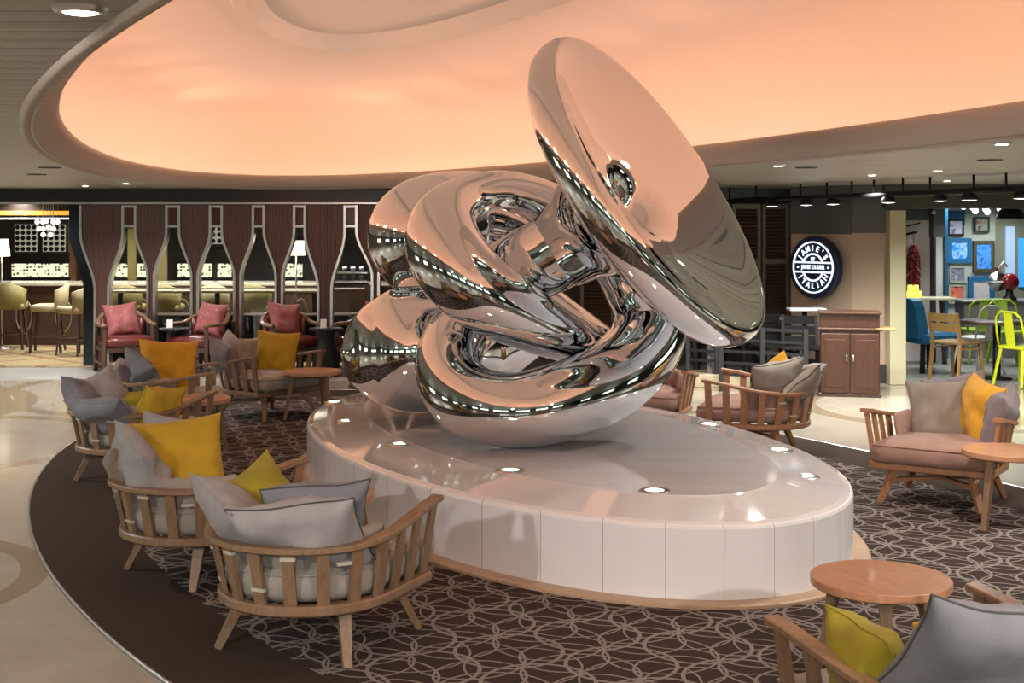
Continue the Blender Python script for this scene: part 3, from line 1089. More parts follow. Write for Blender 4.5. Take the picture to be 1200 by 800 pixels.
def panel(xl, xr, kind, label):
    cx = (xl + xr) / 2
    hs = 7.0 if kind == 'p' else 3.0
    t = thing('partition_panel', label, 'partition panel', (X(cx, YP), YP, 0), 0, 'wine glass shaped partition panels')
    L = [(X(a, YP) - X(cx, YP), Z(b, YP)) for a, b in sidecurve(xl, cx - hs, kind)]
    R = [(X(a, YP) - X(cx, YP), Z(b, YP)) for a, b in sidecurve(xr, cx + hs, kind)]
    L[-1] = (L[-1][0], 0.014)
    R[-1] = (R[-1][0], 0.014)
    mb = MB()
    n_ = len(L)
    for y in (-0.05, 0.05):
        vs = []
        for i in range(n_):
            vs += [(L[i][0], y, L[i][1]), (R[i][0], y, R[i][1])]
        mb.add(vs, [(2 * i, 2 * i + 1, 2 * i + 3, 2 * i + 2) for i in range(n_ - 1)])
    for S in (L, R):
        vs = []
        for a, b in S:
            vs += [(a, -0.05, b), (a, 0.05, b)]
        mb.add(vs, [(2 * i, 2 * i + 1, 2 * i + 3, 2 * i + 2) for i in range(n_ - 1)])
    mb.build('wood_cladding', m, t)
    for S in (L, R):
        sg = -1 if S is L else 1
        e = MB()
        rg = []
        for i, (a, b) in enumerate(S):
            rg.append([(a + sg * 0.024, -0.08, b), (a - sg * 0.008, -0.08, b), (a - sg * 0.008, 0.07, b), (a + sg * 0.024, 0.07, b)])
        e.rings(rg, caps=True)
        e.build('steel_edge', STEEL, t)
    return t


panel(97, 145, 'p', 'broad goblet panel at the left opening of the partition')
# polished dark metal jamb that follows the left edge of the first goblet panel
jt_ = thing('metal_jamb', 'dark polished metal jamb curving down beside the left opening of the bar', 'door jamb', (X(88, YP), YP + 0.12, 0.0))
cv = sidecurve(97, 114, 'p')
L_ = [(X(a - 19, YP) - X(88, YP), 0.012 if i == len(cv) - 1 else Z(b, YP)) for i, (a, b) in enumerate(cv)]
R_2 = [(X(a - 2, YP) - X(88, YP), 0.012 if i == len(cv) - 1 else Z(b, YP)) for i, (a, b) in enumerate(cv)]
mj = MB()
for i in range(len(cv) - 1):
    pass
mj.rings([[(L_[i][0], -0.03, L_[i][1]), (R_2[i][0], -0.03, R_2[i][1]), (R_2[i][0], 0.03, R_2[i][1]), (L_[i][0], 0.03, L_[i][1])] for i in range(len(cv))], caps=True)
mj.build('polished_plate', mat('dark_polished_metal', (0.045, 0.05, 0.06), 0.12, 0.9), jt_)
gob = [(161, 196), (212, 247), (262, 297), (311, 345)]
ordn = ['first narrow goblet panel from the left, above the left red armchair', 'second narrow goblet panel from the left, above the middle of the bar',
        'third narrow goblet panel from the left, beside the lit lamp', 'fourth narrow goblet panel from the left, next to the broad right one']
for (a, b), lab in zip(gob, ordn):
    panel(a, b, 'g', lab)
panel(359, 404, 'p', 'broad goblet panel left of the steel sculpture')
panel(419, 462, 'g', 'goblet panel partly hidden by the rear loops of the sculpture')
panel(478, 520, 'g', 'goblet panel hidden mostly behind the steel sculpture')
pane_m = mat('dark_red_glass', (0.12, 0.02, 0.018), 0.3)
for a, b, lab in ((145, 161, 'dark red pane in the first bottle neck from the left'), (196, 212, 'dark red pane in the second bottle neck'),
                  (247, 262, 'dark red pane in the third bottle neck'), (297, 311, 'dark red pane in the fourth bottle neck'),
                  (345, 359, 'dark red pane in the fifth bottle neck, by the broad right panel'), (404, 419, 'dark red pane in the bottle neck nearest the sculpture')):
    t = thing('neck_pane', lab, 'glass pane', (X((a + b) / 2, YP), YP, 0), 0, 'dark red panes in the bottle necks')
    w_ = (X(b, YP) - X(a, YP)) - 0.06
    zt, zb = Z(242, YP), Z(265, YP)
    MB().box((0, 0, (zt + zb) / 2), (w_, 0.02, zt - zb)).build('pane', pane_m, t)
    MB().box((0, -0.02, zt), (w_ + 0.02, 0.1, 0.03)).build('steel_frame', STEEL, t)
    MB().box((0, -0.02, zb), (w_ + 0.02, 0.1, 0.03)).build('steel_frame', STEEL, t)
# low glass screen rails between the stems
for a, b in ((126, 176), (181, 227), (232, 277), (283, 325), (330, 373), (388, 430)):
    t = thing('glass_screen', 'clear glass screen with steel rail set between two partition stems', 'glass screen', (X((a + b) / 2, YP), YP + 0.02, 0), 0, 'glass screens between the partition stems')
    w_ = X(b, YP) - X(a, YP) - 0.07
    MB().box((0, 0, Z(338, YP)), (w_, 0.03, 0.018)).box((0, 0, Z(410, YP)), (w_, 0.04, 0.03)).box((0, 0, Z(367, YP)), (w_, 0.02, 0.012)).build('rail', STEEL, t)
    MB().box((0, 0, (Z(410, YP) + Z(338, YP)) / 2), (w_, 0.008, Z(338, YP) - Z(410, YP))).build('pane', GLASS, t)
for a in (178.5, 229.5, 279.5, 328):
    pass

# back wall of the bar with the lit pierced panels and dark lattice cabinets
YB = 22.3
struct('wall_bar', MB().box((-4.0, YB + 0.3, 1.15), (12.0, 0.1, 2.3)), wallm)
lm = glow('lit_pierced_panel', (0.85, 0.82, 0.55), 1.15)
g = NG(lm)
vo = g.n('ShaderNodeTexVoronoi')
vo.feature = 'F1'
g.put(vo.inputs['Vector'], g.mapping(g.coord(), (1, 1, 1)))
vo.inputs['Scale'].default_value = 17
vo.inputs['Randomness'].default_value = 0.45
hole = g.ma('LESS_THAN', vo.outputs['Distance'], 0.43)
g.color((0.03, 0.03, 0.02))
g.put(g.b.inputs['Emission Color'], g.mix(hole, (0.85, 0.85, 0.60), (0.06, 0.06, 0.03)))
lat = mat('lattice_panel', (0.02, 0.018, 0.015), 0.4)
spans = [(9, 78), (120, 168), (205, 245), (252, 268), (330, 352)]
labs = ['lit pierced panel under the dark lattice cabinet at the far left', 'lit pierced panel glowing behind the first bottle shaped opening',
        'lit pierced panel glowing behind the second and third openings', 'narrow lit pierced panel in the middle of the bar wall', 'short lit pierced panel beside the white lamp']
for (a, b), lab in zip(spans, labs):
    xa, xb = X(a, YB), X(b, YB)
    t = thing('lit_panel', lab, 'lit panel', ((xa + xb) / 2, YB + 0.2, 0), 0, 'lit pierced panels of the bar wall')
    MB().box((0, 0, Z(317, YB)), (xb - xa, 0.04, Z(309, YB) - Z(325, YB)), bev=0.0).build('pierced_plate', lm, t)
    MB().box((0, 0, Z(308, YB)), (xb - xa + 0.04, 0.08, 0.03)).build('top_frame', GREYMETAL, t)
    MB().box((0, 0, Z(326.5, YB)), (xb - xa + 0.04, 0.2, 0.03)).build('bottom_ledge', GREYMETAL, t)


def lattice(a, b, ya, yb, lab):
    xa, xb = X(a, YB), X(b, YB)
    za, zb = Z(yb, YB), Z(ya, YB)
    t = thing('lattice_cabinet', lab, 'cabinet', ((xa + xb) / 2, YB + 0.152, 0), 0, 'lattice fronted bar cabinets')
    w_ = xb - xa
    MB().box((0, 0.05, (za + zb) / 2), (w_ + 0.12, 0.1, zb - za + 0.12), bev=0.01).build('case', lat, t)
    mb = MB()
    w_ = max(w_, 0.2)
    n_ = max(3, int(w_ / 0.085))
    k_ = max(3, int((zb - za) / 0.085))
    for i in range(n_):
        for j in range(k_):
            cx, cz = -w_ / 2 + (i + 0.5) * w_ / n_, za + (j + 0.5) * (zb - za) / k_
            pts = [(cx + 0.041 * math.cos(q * PI / 3), -0.02, cz + 0.041 * math.sin(q * PI / 3)) for q in range(6)]
            mb.add([(q_[0], -0.02, q_[2]) for q_ in pts], [(0, 1, 2, 3, 4, 5)])
    mb.build('lattice', BLACK, t)
    o = MB().box((0, -0.005, (za + zb) / 2), (w_, 0.01, zb - za)).build('glow_backing', glow('added_cabinet_glow', (0.62, 0.60, 0.50), 0.38), t)  # glowing sheet added to make the pale lattice lines, no lamp inside


lattice(13.5, 40, 263, 295, 'lattice fronted dark cabinet at the far left of the bar wall')
lattice(46.5, 73.5, 263, 295, 'lattice fronted dark cabinet right of the glass globe chandelier')
lattice(244, 266, 264, 286, 'narrow lattice cabinet seen through the third bottle shaped opening')
# dark mass below and around, amber cove strip
struct('trim_4', MB().box((X(43, YB), YB + 0.18, Z(302, YB)), (X(78, YB) - X(8, YB), 0.1, 0.16)), bw)
amber = glow('amber_strip', (1.0, 0.42, 0.05), 0.9)
o = MB().box((X(20, 21.0), 21.0, Z(249.5, 21.0)), (2.0, 0.05, 0.065)).build('amber_light_strip', amber)
tag(o, 'amber glowing strip across the top of the left bar opening', 'light strip')
struct('trim_5', MB().box((X(20, 21.1), 21.2, Z(243, 21.1)), (2.2, 0.3, 0.12)), bw)
o = MB().box((X(20, 21.0), 21.0, Z(256, 21.0)), (2.0, 0.05, 0.02)).build('white_light_strip', LAMPSOFT)
tag(o, 'thin white strip light under the amber one in the bar', 'light strip')
# peach coloured wall piece beside the cabinets
struct('wall_bar_niche', MB().box((X(81, YB), YB + 0.2, 1.3), (0.12, 0.1, 1.3)), mat('peach_wall', (0.45, 0.25, 0.14), 0.6))
ow = mat('olive_screen', (0.20, 0.17, 0.05), 0.4)
for a, b, y0_, y1_ in ((178, 196, 270, 330), (226, 236, 270, 335), (150, 160, 268, 315)):
    o = MB().box((X((a + b) / 2, 21.4), 21.4, (Z(y0_, 21.4)) / 2), (X(b, 21.4) - X(a, 21.4), 0.05, Z(y0_, 21.4))).build('olive_wall_screen', ow)
    tag(o, 'olive coloured upright screen behind the goblet panels of the bar, %s' % {178: 'behind the second opening', 226: 'behind the third opening', 150: 'behind the first opening'}[a], 'screen')

# bar counter
t = thing('bar_counter', 'long dark bar counter with a pale stone top behind the stools', 'bar counter', (-5.2, 20.7, 0.012))
MB().box((0, 0, 0.45), (8.6, 0.5, 0.9), bev=0.01).build('counter_front', DARKWOOD, t)
MB().box((0, -0.05, 0.925), (8.8, 0.75, 0.05), bev=0.01).build('counter_top', mat('pale_stone_top', (0.55, 0.52, 0.42), 0.15), t)
for k in range(14):
    cx = -4.0 + k * 0.6
    q = [(cx + 0.12 * math.cos(j * PI / 8), -0.262, 0.45 + 0.25 * math.sin(j * PI / 8)) for j in range(16)]
    MB().tube(q, 0.012, 5, closed=True).build('steel_ring_inlay', STEEL, t)


def make_stool(leather):
    t = thing('bar_stool', 'x', 'bar stool')
    for sx_ in (-1, 1):
        for sy_ in (-1, 1):
            MB().bar((sx_ * 0.16, sy_ * 0.16, 0.60), (sx_ * 0.21, sy_ * 0.21, 0.0), 0.04, 0.035, taper=0.7).build('leg', DARKWOOD, t)
    MB().tube([(0.2, 0.2, 0.22), (-0.2, 0.2, 0.22), (-0.2, -0.2, 0.22), (0.2, -0.2, 0.22)], 0.012, 6, closed=True, smooth=False).build('foot_rail', DARKWOOD, t)
    s_ = [[(x * k, y * k, z) for x, y in ((-0.22, -0.2), (-0.1, -0.22), (0.1, -0.22), (0.22, -0.2), (0.23, 0.0), (0.22, 0.2), (0.1, 0.22), (-0.1, 0.22), (-0.22, 0.2), (-0.23, 0.0))] for k, z in
          ((0.9, 0.585), (1.0, 0.60), (1.02, 0.64), (0.97, 0.67), (0.7, 0.685))]
    MB().rings(s_, caps=True, smooth=True).build('seat', leather, t)
    rg = []
    for i in range(9):
        a = PI * (0.12 + 0.76 * i / 8)
        x, y = 0.22 * math.cos(a), -0.05 - 0.19 * math.sin(a)
        top_ = 0.98 - 0.10 * abs(i - 4) / 4
        nx, ny = math.cos(a), -math.sin(a)
        rg.append([(x, y, 0.62), (x + nx * 0.035, y + ny * 0.035, 0.62), (x + nx * 0.06, y + ny * 0.06, top_), (x + nx * 0.03, y + ny * 0.03, top_ + 0.012), (x + nx * 0.01, y + ny * 0.01, top_)])
    MB().rings(rg, caps=True, smooth=True).build('backrest', leather, t)
    return t


st1 = make_stool(CREAMLEATHER)
st2 = make_stool(OLIVELEATHER)
spots_ = [(st1, 56, 19.4, 100, 'cream leather bar stool standing free in the left opening of the bar'),
          (st1, 92, 18.9, 60, 'cream leather bar stool half hidden by the left partition edge'),
          (st2, 12, 19.8, 10, 'olive cream bar stool at the left picture edge'),
          (st2, 150, 19.5, 0, 'olive cream stool behind the first bottle shaped opening'),
          (st2, 195, 19.5, 0, 'olive cream stool behind the second bottle shaped opening'),
          (st1, 247, 19.5, 20, 'cream stool behind the third bottle shaped opening'),
          (st2, 300, 19.5, 0, 'olive cream stool behind the fourth bottle shaped opening')]
used = set()
for src, px, d, rz, lab in spots_:
    o = src if id(src) not in used else dup(src)
    used.add(id(src))
    o.location = (X(px, d), d, 0.012)
    o.rotation_euler = (0, 0, math.radians(rz))
    o['label'] = lab
    o['group'] = 'bar stools'
# dark high-backed lounge table block below, low dark cabinet line behind the red chairs
t = thing('low_cabinet', 'long low dark cabinet behind the glass screens of the partition', 'cabinet', (X(265, 18.3), 18.3, 0.012))
MB().box((0, 0, 0.30), (3.3, 0.35, 0.58), bev=0.01).build('body', BLACK, t)
MB().box((0, 0, 0.60), (3.4, 0.40, 0.03), bev=0.006).build('top', DARKWOOD, t)
# narrow dining ledge
t = thing('high_table', 'long narrow high table with pale top between the stools and the partition', 'table', (X(255, 18.75), 18.75, 0.012))
MB().box((0, 0, 0.90), (2.9, 0.35, 0.035), bev=0.008).build('table_top', mat('pale_cream_top', (0.6, 0.56, 0.38), 0.2), t)
for x in (-1.35, 0, 1.35):
    MB().box((x, 0, 0.44), (0.06, 0.06, 0.88), bev=0.006).build('leg', BLACK, t)

# globe chandelier
t = thing('globe_chandelier', 'cluster of small clear glass globes hanging in the left bar opening', 'chandelier', (X(58, 20.6), 20.6, CZ))
MB().lathe([(0.0005, 0), (0.1, 0), (0.1, -0.02), (0.0005, -0.02)], n=20).build('canopy', STEEL, t)
rnd = random.Random(3)
gg = glow('globe_glow', (0.9, 0.88, 0.8), 1.2)
for i, (a, b) in enumerate([(-13, 260), (-8, 260), (-3, 259), (4, 260), (9, 260), (-10, 268), (-5, 268), (2, 268), (6, 268), (-6, 275), (-1, 275), (-1, 266)]):
    x, z = a * 20.6 / F, Z(b, 20.6) - CZ
    yy = rnd.uniform(-0.1, 0.1)
    g_ = MB().sphere((x, yy, z), 0.038, 14, 9).build('glass_globe', gg, t)
    MB().tube([(x, yy, z + 0.036), (x, yy, -0.02)], 0.003, 4).build('wire', STEEL, g_)

# lamps with white shades
def shade_lamp(px, d, ztop, zbot, r, lab, cat='floor lamp', name='floor_lamp'):
    t = thing(name, lab, cat, (X(px, d), d, 0.012))
    MB().lathe([(r * 0.8, ztop), (r, zbot)], n=28).build('lamp_shade', glow('shade_glow', (1.0, 0.92, 0.72), 1.3), t)
    MB().lathe([(0.0005, 0.03), (0.13, 0.02), (0.14, 0.0)], n=24).build('base', STEEL, t)
    MB().tube([(0, 0, 0.02), (0, 0, ztop - 0.02)], 0.012, 8).build('pole', STEEL, t)
    return t


shade_lamp(347, 18.9, Z(283, 18.9), Z(300, 18.9), 0.14, 'floor lamp with a lit white shade behind the fifth opening')
shade_lamp(2, 19.9, Z(281, 19.9), Z(301, 19.9), 0.12, 'floor lamp with a pale shade cut by the left picture edge')
# side board with white crockery
t = thing('crockery_shelf', 'dark shelf stacked with white cups behind the opening beside the sculpture', 'shelf', (X(411, 19.0), 19.0, 0.012))
MB().box((0, 0, 0.5), (0.8, 0.3, 1.0), bev=0.01).build('body', DARKWOOD, t)
for k in range(2):
    MB().box((0, -0.05, Z(330, 19.0) + k * 0.12), (0.5, 0.25, 0.02)).build('shelf', STEEL, t)
for k in range(8):
    o = MB().lathe([(0.0005, 0), (0.022, 0), (0.034, 0.05), (0.036, 0.07), (0.032, 0.07), (0.02, 0.01)], n=14).build('coffee_cup', WHITE)
    o.location = (X(411, 19.0) - 0.2 + (k % 4) * 0.12, 18.95, 0.012 + 1.0 + (0 if k < 4 else 0.0))
    if k >= 4:
        o.location = (X(411, 19.0) - 0.2 + (k % 4) * 0.12, 18.95, 0.012 + Z(330, 19.0) + 0.12 + 0.01)
    else:
        o.location = (X(411, 19.0) - 0.2 + (k % 4) * 0.12, 18.95, 0.012 + Z(330, 19.0) + 0.01)
    tag(o, 'small white cup on the steel shelf behind the opening by the sculpture', 'cup', 'white cups on the bar shelf')
for k, (px, d) in enumerate(((20, 20.9), (60, 19.6), (100, 18.6), (150, 20.2), (200, 18.7), (260, 20.2), (300, 18.8), (350, 20.0), (410, 18.6))):
    spot((X(px, d), d, CZ - 0.02), 150, 2.6, name='bar_downlight_beam')
    o = dup(dl0, None, (X(px, d), d, CZ), 0, 'small downlight in the bar ceiling behind the partition', 'bar ceiling downlights')

# ================================================================ red armchairs and pedestal tables
def make_armchair():
    t = thing('armchair', 'x', 'armchair')
    for sx_ in (-1, 1):
        MB().bar((sx_ * 0.29, 0.27, 0.60), (sx_ * 0.31, 0.30, 0.0), 0.05, 0.045, taper=0.8).build('leg', DARKWOOD, t)
        MB().bar((sx_ * 0.27, -0.27, 0.62), (sx_ * 0.29, -0.33, 0.0), 0.05, 0.045, taper=0.8).build('leg', DARKWOOD, t)
        MB().bar((sx_ * 0.30, -0.27, 0.13), (sx_ * 0.30, 0.28, 0.13), 0.03, 0.02).build('side_stretcher', DARKWOOD, t)
    pts = []
    for i in range(25):
        a = PI + PI * i / 24
        x, y = 0.315 * math.cos(a), 0.0 + 0.31 * math.sin(a)
        z = 0.60 + 0.13 * sm(-math.sin(a))
        pts.append((x, y, z))
    pts = [(-0.30, 0.31, 0.60), (-0.315, 0.15, 0.60)] + pts + [(0.315, 0.15, 0.60), (0.30, 0.31, 0.60)]
    MB().tube(pts, 0.024, 8, flat=1.3).build('arm_rail', mat('brown_rail_wood', (0.16, 0.09, 0.05), 0.35), t)
    MB().box((0, 0.0, 0.30), (0.58, 0.58, 0.07), bev=0.01).build('seat_frame', DARKWOOD, t)
    s_ = [[(x * k, y * k, z) for x, y in ((-0.28, -0.27), (-0.14, -0.285), (0.14, -0.285), (0.28, -0.27), (0.29, 0), (0.285, 0.3), (0.14, 0.315), (-0.14, 0.315), (-0.285, 0.3), (-0.29, 0))] for k, z in
          ((0.95, 0.335), (1.0, 0.35), (1.01, 0.41), (0.96, 0.445), (0.7, 0.46))]
    MB().rings(s_, caps=True, smooth=True).build('seat', BURG, t)
    rg = []
    for i in range(13):
        a = PI * (1.12 + 0.76 * i / 12)
        x, y = 0.29 * math.cos(a), 0.29 * math.sin(a)
        zt = 0.66 + 0.02 * math.sin(PI * i / 12)
        nx, ny = -math.cos(a), -math.sin(a)
        rg.append([(x, y, 0.44), (x + nx * 0.05, y + ny * 0.05, 0.44), (x + nx * 0.04, y + ny * 0.04, zt), (x, y, zt)])
    MB().rings(rg, caps=True, smooth=True).build('backrest', BURG, t)
    return t


ac = make_armchair()
PK = cloth('rose_pillow_cloth', (0.30, 0.085, 0.085), 0.7)
g = NG(PK)
vo = g.n('ShaderNodeTexVoronoi')
g.put(vo.inputs['Vector'], g.coord())
vo.inputs['Scale'].default_value = 16
g.color(g.mix(g.ma('LESS_THAN', vo.outputs['Distance'], 0.16), (0.30, 0.085, 0.085), (0.48, 0.25, 0.24)))
first = True
for px, h, lab, pl_ in ((146, 152, 'burgundy armchair at the left, angled towards the small black table', 'rose pillow in the leftmost burgundy armchair'),
                        (237, 207, 'burgundy armchair in the middle, angled back to the left', 'rose pillow in the middle burgundy armchair'),
                        (338, 152, 'burgundy armchair behind the yellow pillow, left of the urn shaped table', 'rose pillow in the armchair behind the yellow pillow'),
                        (432, 207, 'burgundy armchair mostly hidden by the rear bulb of the sculpture', 'rose pillow just showing beside the sculpture')):
    o = ac if first else dup(ac)
    first = False
    x, y = X(px, 16.75), 16.75
    o.location = (x, y, 0.009)
    o.rotation_euler = (0, 0, -math.radians(h))
    o['label'] = lab
    o['group'] = 'burgundy armchairs along the partition'
    f_ = Vector((math.sin(math.radians(h)), math.cos(math.radians(h)), 0))
    p = pillow(0, YH + 1, 1, -h, 18, 5 if px < 200 else -5, 0.42, PK, pl_, 'rose pillows in the burgundy armchairs')
    p.location = Vector((x, y, 0.009 + 0.46 + 0.185)) - f_ * 0.16
t = thing('pedestal_table', 'small black pedestal table between the two left armchairs', 'table', (X(205, 16.7), 16.7, 0.009))
MB().lathe([(0.0005, 0.52), (0.19, 0.52), (0.2, 0.535), (0.19, 0.55), (0.0005, 0.55)], n=32).build('table_top', BLACK, t)
MB().lathe([(0.15, 0), (0.13, 0.03), (0.05, 0.1), (0.035, 0.3), (0.06, 0.52)], n=24).build('pedestal', BLACK, t)
t = thing('pedestal_table', 'black urn shaped table between the third armchair and the sculpture', 'table', (X(382, 16.3), 16.3, 0.0))
MB().lathe([(0.0005, 0.56), (0.20, 0.56), (0.21, 0.575), (0.20, 0.59), (0.0005, 0.59)], n=32).build('table_top', BLACK, t)
MB().lathe([(0.13, 0), (0.16, 0.05), (0.165, 0.16), (0.13, 0.32), (0.10, 0.42), (0.095, 0.48), (0.12, 0.56)], n=32).build('pedestal', BLACK, t)
for px, d, z, lab in ((199, 16.6, 0.56, 'white menu card on the black table between the left armchairs'), (379, 16.25, 0.59, 'white menu card on the urn shaped table')):
    t = thing('menu_card', lab, 'menu card', (X(px, d), d, z))
    MB().box((0, 0, 0.055), (0.075, 0.012, 0.11), bev=0.002).build('card', WHITE, t)
    MB().box((0, 0, 0.006), (0.085, 0.04, 0.012), bev=0.002).build('foot', STEEL, t)
# ================================================================ right side: sign wall, pillar, restaurant
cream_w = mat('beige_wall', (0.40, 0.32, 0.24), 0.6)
cream_w_shaded = mat('beige_wall_shaded', (0.34, 0.26, 0.18), 0.6)  # same beige wall, the shade of its turned face put into the colour
grey_w = mat('charcoal_wall', (0.075, 0.075, 0.075), 0.6)
base_w = mat('brown_skirting', (0.03, 0.022, 0.018), 0.5)


def wallseg(a, b, z0, z1, th, m_, name, off=0.0):
    a, b = Vector((*a, 0)), Vector((*b, 0))
    d = (b - a).normalized()
    nn_ = Vector((d.y, -d.x, 0))
    if nn_.y > 0:
        nn_ = -nn_
    p = [a + nn_ * off, b + nn_ * off, b - nn_ * th, a - nn_ * th]
    vs = [(q.x, q.y, z0) for q in p] + [(q.x, q.y, z1) for q in p]
    return struct(name, MB().add(vs, [(0, 1, 2, 3), (7, 6, 5, 4), (0, 4, 5, 1), (1, 5, 6, 2), (2, 6, 7, 3), (3, 7, 4, 0)]), m_)


pA = (X(927, 16.5), 16.5)
pB = (X(999, 15.75), 15.75)
pC = (X(1045, 15.6), 15.6)
zb1 = Z(274, 16.2)
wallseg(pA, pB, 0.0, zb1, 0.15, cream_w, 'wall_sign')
wallseg(pB, pC, 0.0, Z(273, 15.7), 0.15, cream_w_shaded, 'wall_sign_return')
wallseg(pA, pB, zb1, CZ, 0.15, grey_w, 'wall_sign_upper', 0.01)
wallseg(pB, pC, Z(273, 15.7), CZ, 0.15, grey_w, 'wall_sign_return_upper', 0.01)
wallseg(pA, pB, 0.0, 0.22, 0.02, base_w, 'baseboard_right', 0.02)
wallseg(pB, pC, 0.0, 0.22, 0.02, base_w, 'baseboard_return', 0.02)
# cream pillar
d_ = 15.45
t = struct('pillar', MB().box((X(1052.5, d_), d_ + 0.15, Z(246, d_) / 2), (X(1062, d_) - X(1043, d_), 0.3, Z(246, d_)), bev=0.008), mat('pale_green_cream_wall', (0.42, 0.40, 0.26), 0.5))
# dark header over the restaurant opening
struct('trim_6', MB().box((X(1045, 15.6) + 2.6, 15.75, (CZ + Z(244, 15.6)) / 2), (5.4, 0.5, CZ - Z(244, 15.6))), mat('bronze_header', (0.055, 0.047, 0.035), 0.4))

# louvred shutters
dL = 16.7
for a, b, lab in ((858, 891, 'left louvred shutter of dark wood behind the edge of the dish'), (893, 924, 'right louvred shutter of dark wood beside the round sign'),
                  (680, 720, 'louvred shutter of dark wood glimpsed through the loops of the sculpture')):
    xa, xb = X(a, dL), X(b, dL)
    zt, zb = Z(239, dL), 0.25
    t = thing('louvred_shutter', lab, 'shutter', ((xa + xb) / 2, dL, 0), 0, 'dark louvred shutters')
    w_ = xb - xa
    fr = MB()
    for x in (-w_ / 2 + 0.02, w_ / 2 - 0.02):
        fr.box((x, 0, (zt + zb) / 2), (0.04, 0.07, zt - zb))
    for z in (zt - 0.03, Z(306, dL), zb + 0.03):
        fr.box((0, 0, z), (w_ - 0.08, 0.06, 0.06))
    fr.build('frame', OLIVEW, t)
    lv = MB()
    n_ = int((zt - zb) / 0.045)
    for i in range(n_):
        z = zb + 0.06 + (zt - zb - 0.1) * i / n_
        lv.box((0, 0, z), (w_ - 0.08, 0.05, 0.008), rot=Matrix.Rotation(math.radians(40), 3, 'X'))
    lv.build('louvres', DARKWOOD, t)
struct('wall_back', MB().box(((X(462, 17.5) + X(930, 17.5)) / 2 + 0.3, 17.6, CZ / 2), (X(930, 17.5) - X(520, 17.5), 0.1, CZ)), wallm)

# round illuminated sign
sc_c = Vector(((pA[0] + pB[0]) / 2 - 0.02, (pA[1] + pB[1]) / 2, 0))
wd_ = Vector((pB[0] - pA[0], pB[1] - pA[1], 0)).normalized()
wn = Vector((wd_.y, -wd_.x, 0))
if wn.y > 0:
    wn = -wn
zc_ = Z(313, 16.1)
RS = 36.5 * 16.1 / F
SM = Matrix((( wd_.x, 0, wn.x, 0), (wd_.y, 0, wn.y, 0), (0, 1, 0, 0), (0, 0, 0, 1)))     # local x along wall, y up, z out of the wall
sgn = thing('round_sign', 'round navy illuminated restaurant sign with white ring lettering on the beige wall', 'sign')
sgn.matrix_world = Matrix.Translation(sc_c + wn * 0.012 + Vector((0, 0, zc_))) @ SM
navy = mat('navy_sign', (0.008, 0.016, 0.045), 0.3)
neon = glow('sign_white_glow', (0.75, 0.88, 1.0), 1.25)
MB().lathe([(0.0005, 0.0), (RS * 0.97, 0.0), (RS, 0.02), (RS, 0.09), (RS * 0.985, 0.10), (0.0005, 0.10)], n=72, smooth=False).build('disc', navy, sgn)


def ringmesh(r0, r1, z, a0=0, a1=2 * PI, n_=64):
    mb = MB()
    full = abs(a1 - a0 - 2 * PI) < 1e-6
    rg = []
    for i in range(n_ if full else n_ + 1):
        a = a0 + (a1 - a0) * i / n_
        c_, s_ = math.cos(a), math.sin(a)
        rg.append([(r0 * c_, r0 * s_, z), (r1 * c_, r1 * s_, z), (r1 * c_, r1 * s_, z + 0.012), (r0 * c_, r0 * s_, z + 0.012)])
    mb.rings(rg, caps=not full, loop=full)
    return mb


zf = 0.100
ringmesh(RS * 0.785, RS * 0.83, zf).build('outer_ring', neon, sgn)
ringmesh(RS * 0.40, RS * 0.455, zf, math.radians(22), math.radians(158), 32).build('inner_arc', neon, sgn)
ringmesh(RS * 0.40, RS * 0.455, zf, math.radians(202), math.radians(338), 32).build('inner_arc', neon, sgn)
for y in (0.155, -0.155):
    MB().box((0, y * RS, zf + 0.006), (RS * 1.50, RS * 0.055, 0.012)).build('bar', neon, sgn)
for x in (-0.62, 0.62):
    MB().lathe([(0.0005, 0.012), (RS * 0.035, 0.012), (RS * 0.035, 0)], n=12, M=Matrix.Translation((x * RS, 0, zf))).build('dot', neon, sgn)


def glyphs(txt, size, bold=0.0):
    """mesh of a string centred on its own origin"""
    cu = bpy.data.curves.new('txt', 'FONT')
    cu.body = txt
    cu.size = size
    cu.extrude = 0.006
    cu.offset = bold
    cu.align_x = 'CENTER'
    cu.align_y = 'CENTER'
    ob = bpy.data.objects.new('txt', cu)
    COL.objects.link(ob)
    bpy.context.view_layer.update()
    dg = bpy.context.evaluated_depsgraph_get()
    me = ob.evaluated_get(dg).to_mesh()
    vs = [tuple(v.co) for v in me.vertices]
    fs = [tuple(p.vertices) for p in me.polygons]
    ob.evaluated_get(dg).to_mesh_clear()
    bpy.data.objects.remove(ob)
    bpy.data.curves.remove(cu)
    return vs, fs


def arctext(txt, r, a0, a1, size, flip=False):
    n_ = len(txt)
    for i, ch in enumerate(txt):
        a = math.radians(a0 + (a1 - a0) * i / (n_ - 1))
        vs, fs = glyphs(ch, size, size * 0.01)
        rot = a - PI / 2 if not flip else a + PI / 2
        sq = Matrix.Diagonal((1.0, 1.15, 1, 1))
        M_ = Matrix.Translation((r * math.cos(a), r * math.sin(a), zf + 0.006)) @ Matrix.Rotation(rot, 4, 'Z') @ sq
        MB().add(vs, fs, False, M_).build('letter', neon, sgn, False)


arctext("JAMIE'S", RS * 0.605, 149, 33, RS * 0.225)
arctext("ITALIAN", RS * 0.605, 211, 329, RS * 0.225, True)
for txt, y, sz in (("BY", 0.26, 0.15), ("JAMIE OLIVER", 0.0, 0.165)):
    vs, fs = glyphs(txt, RS * sz, 0)
    MB().add(vs, fs, False, Matrix.Translation((0, y * RS, zf + 0.006)) @ Matrix.Diagonal((0.95, 1.15, 1, 1))).build('lettering', neon, sgn, False)

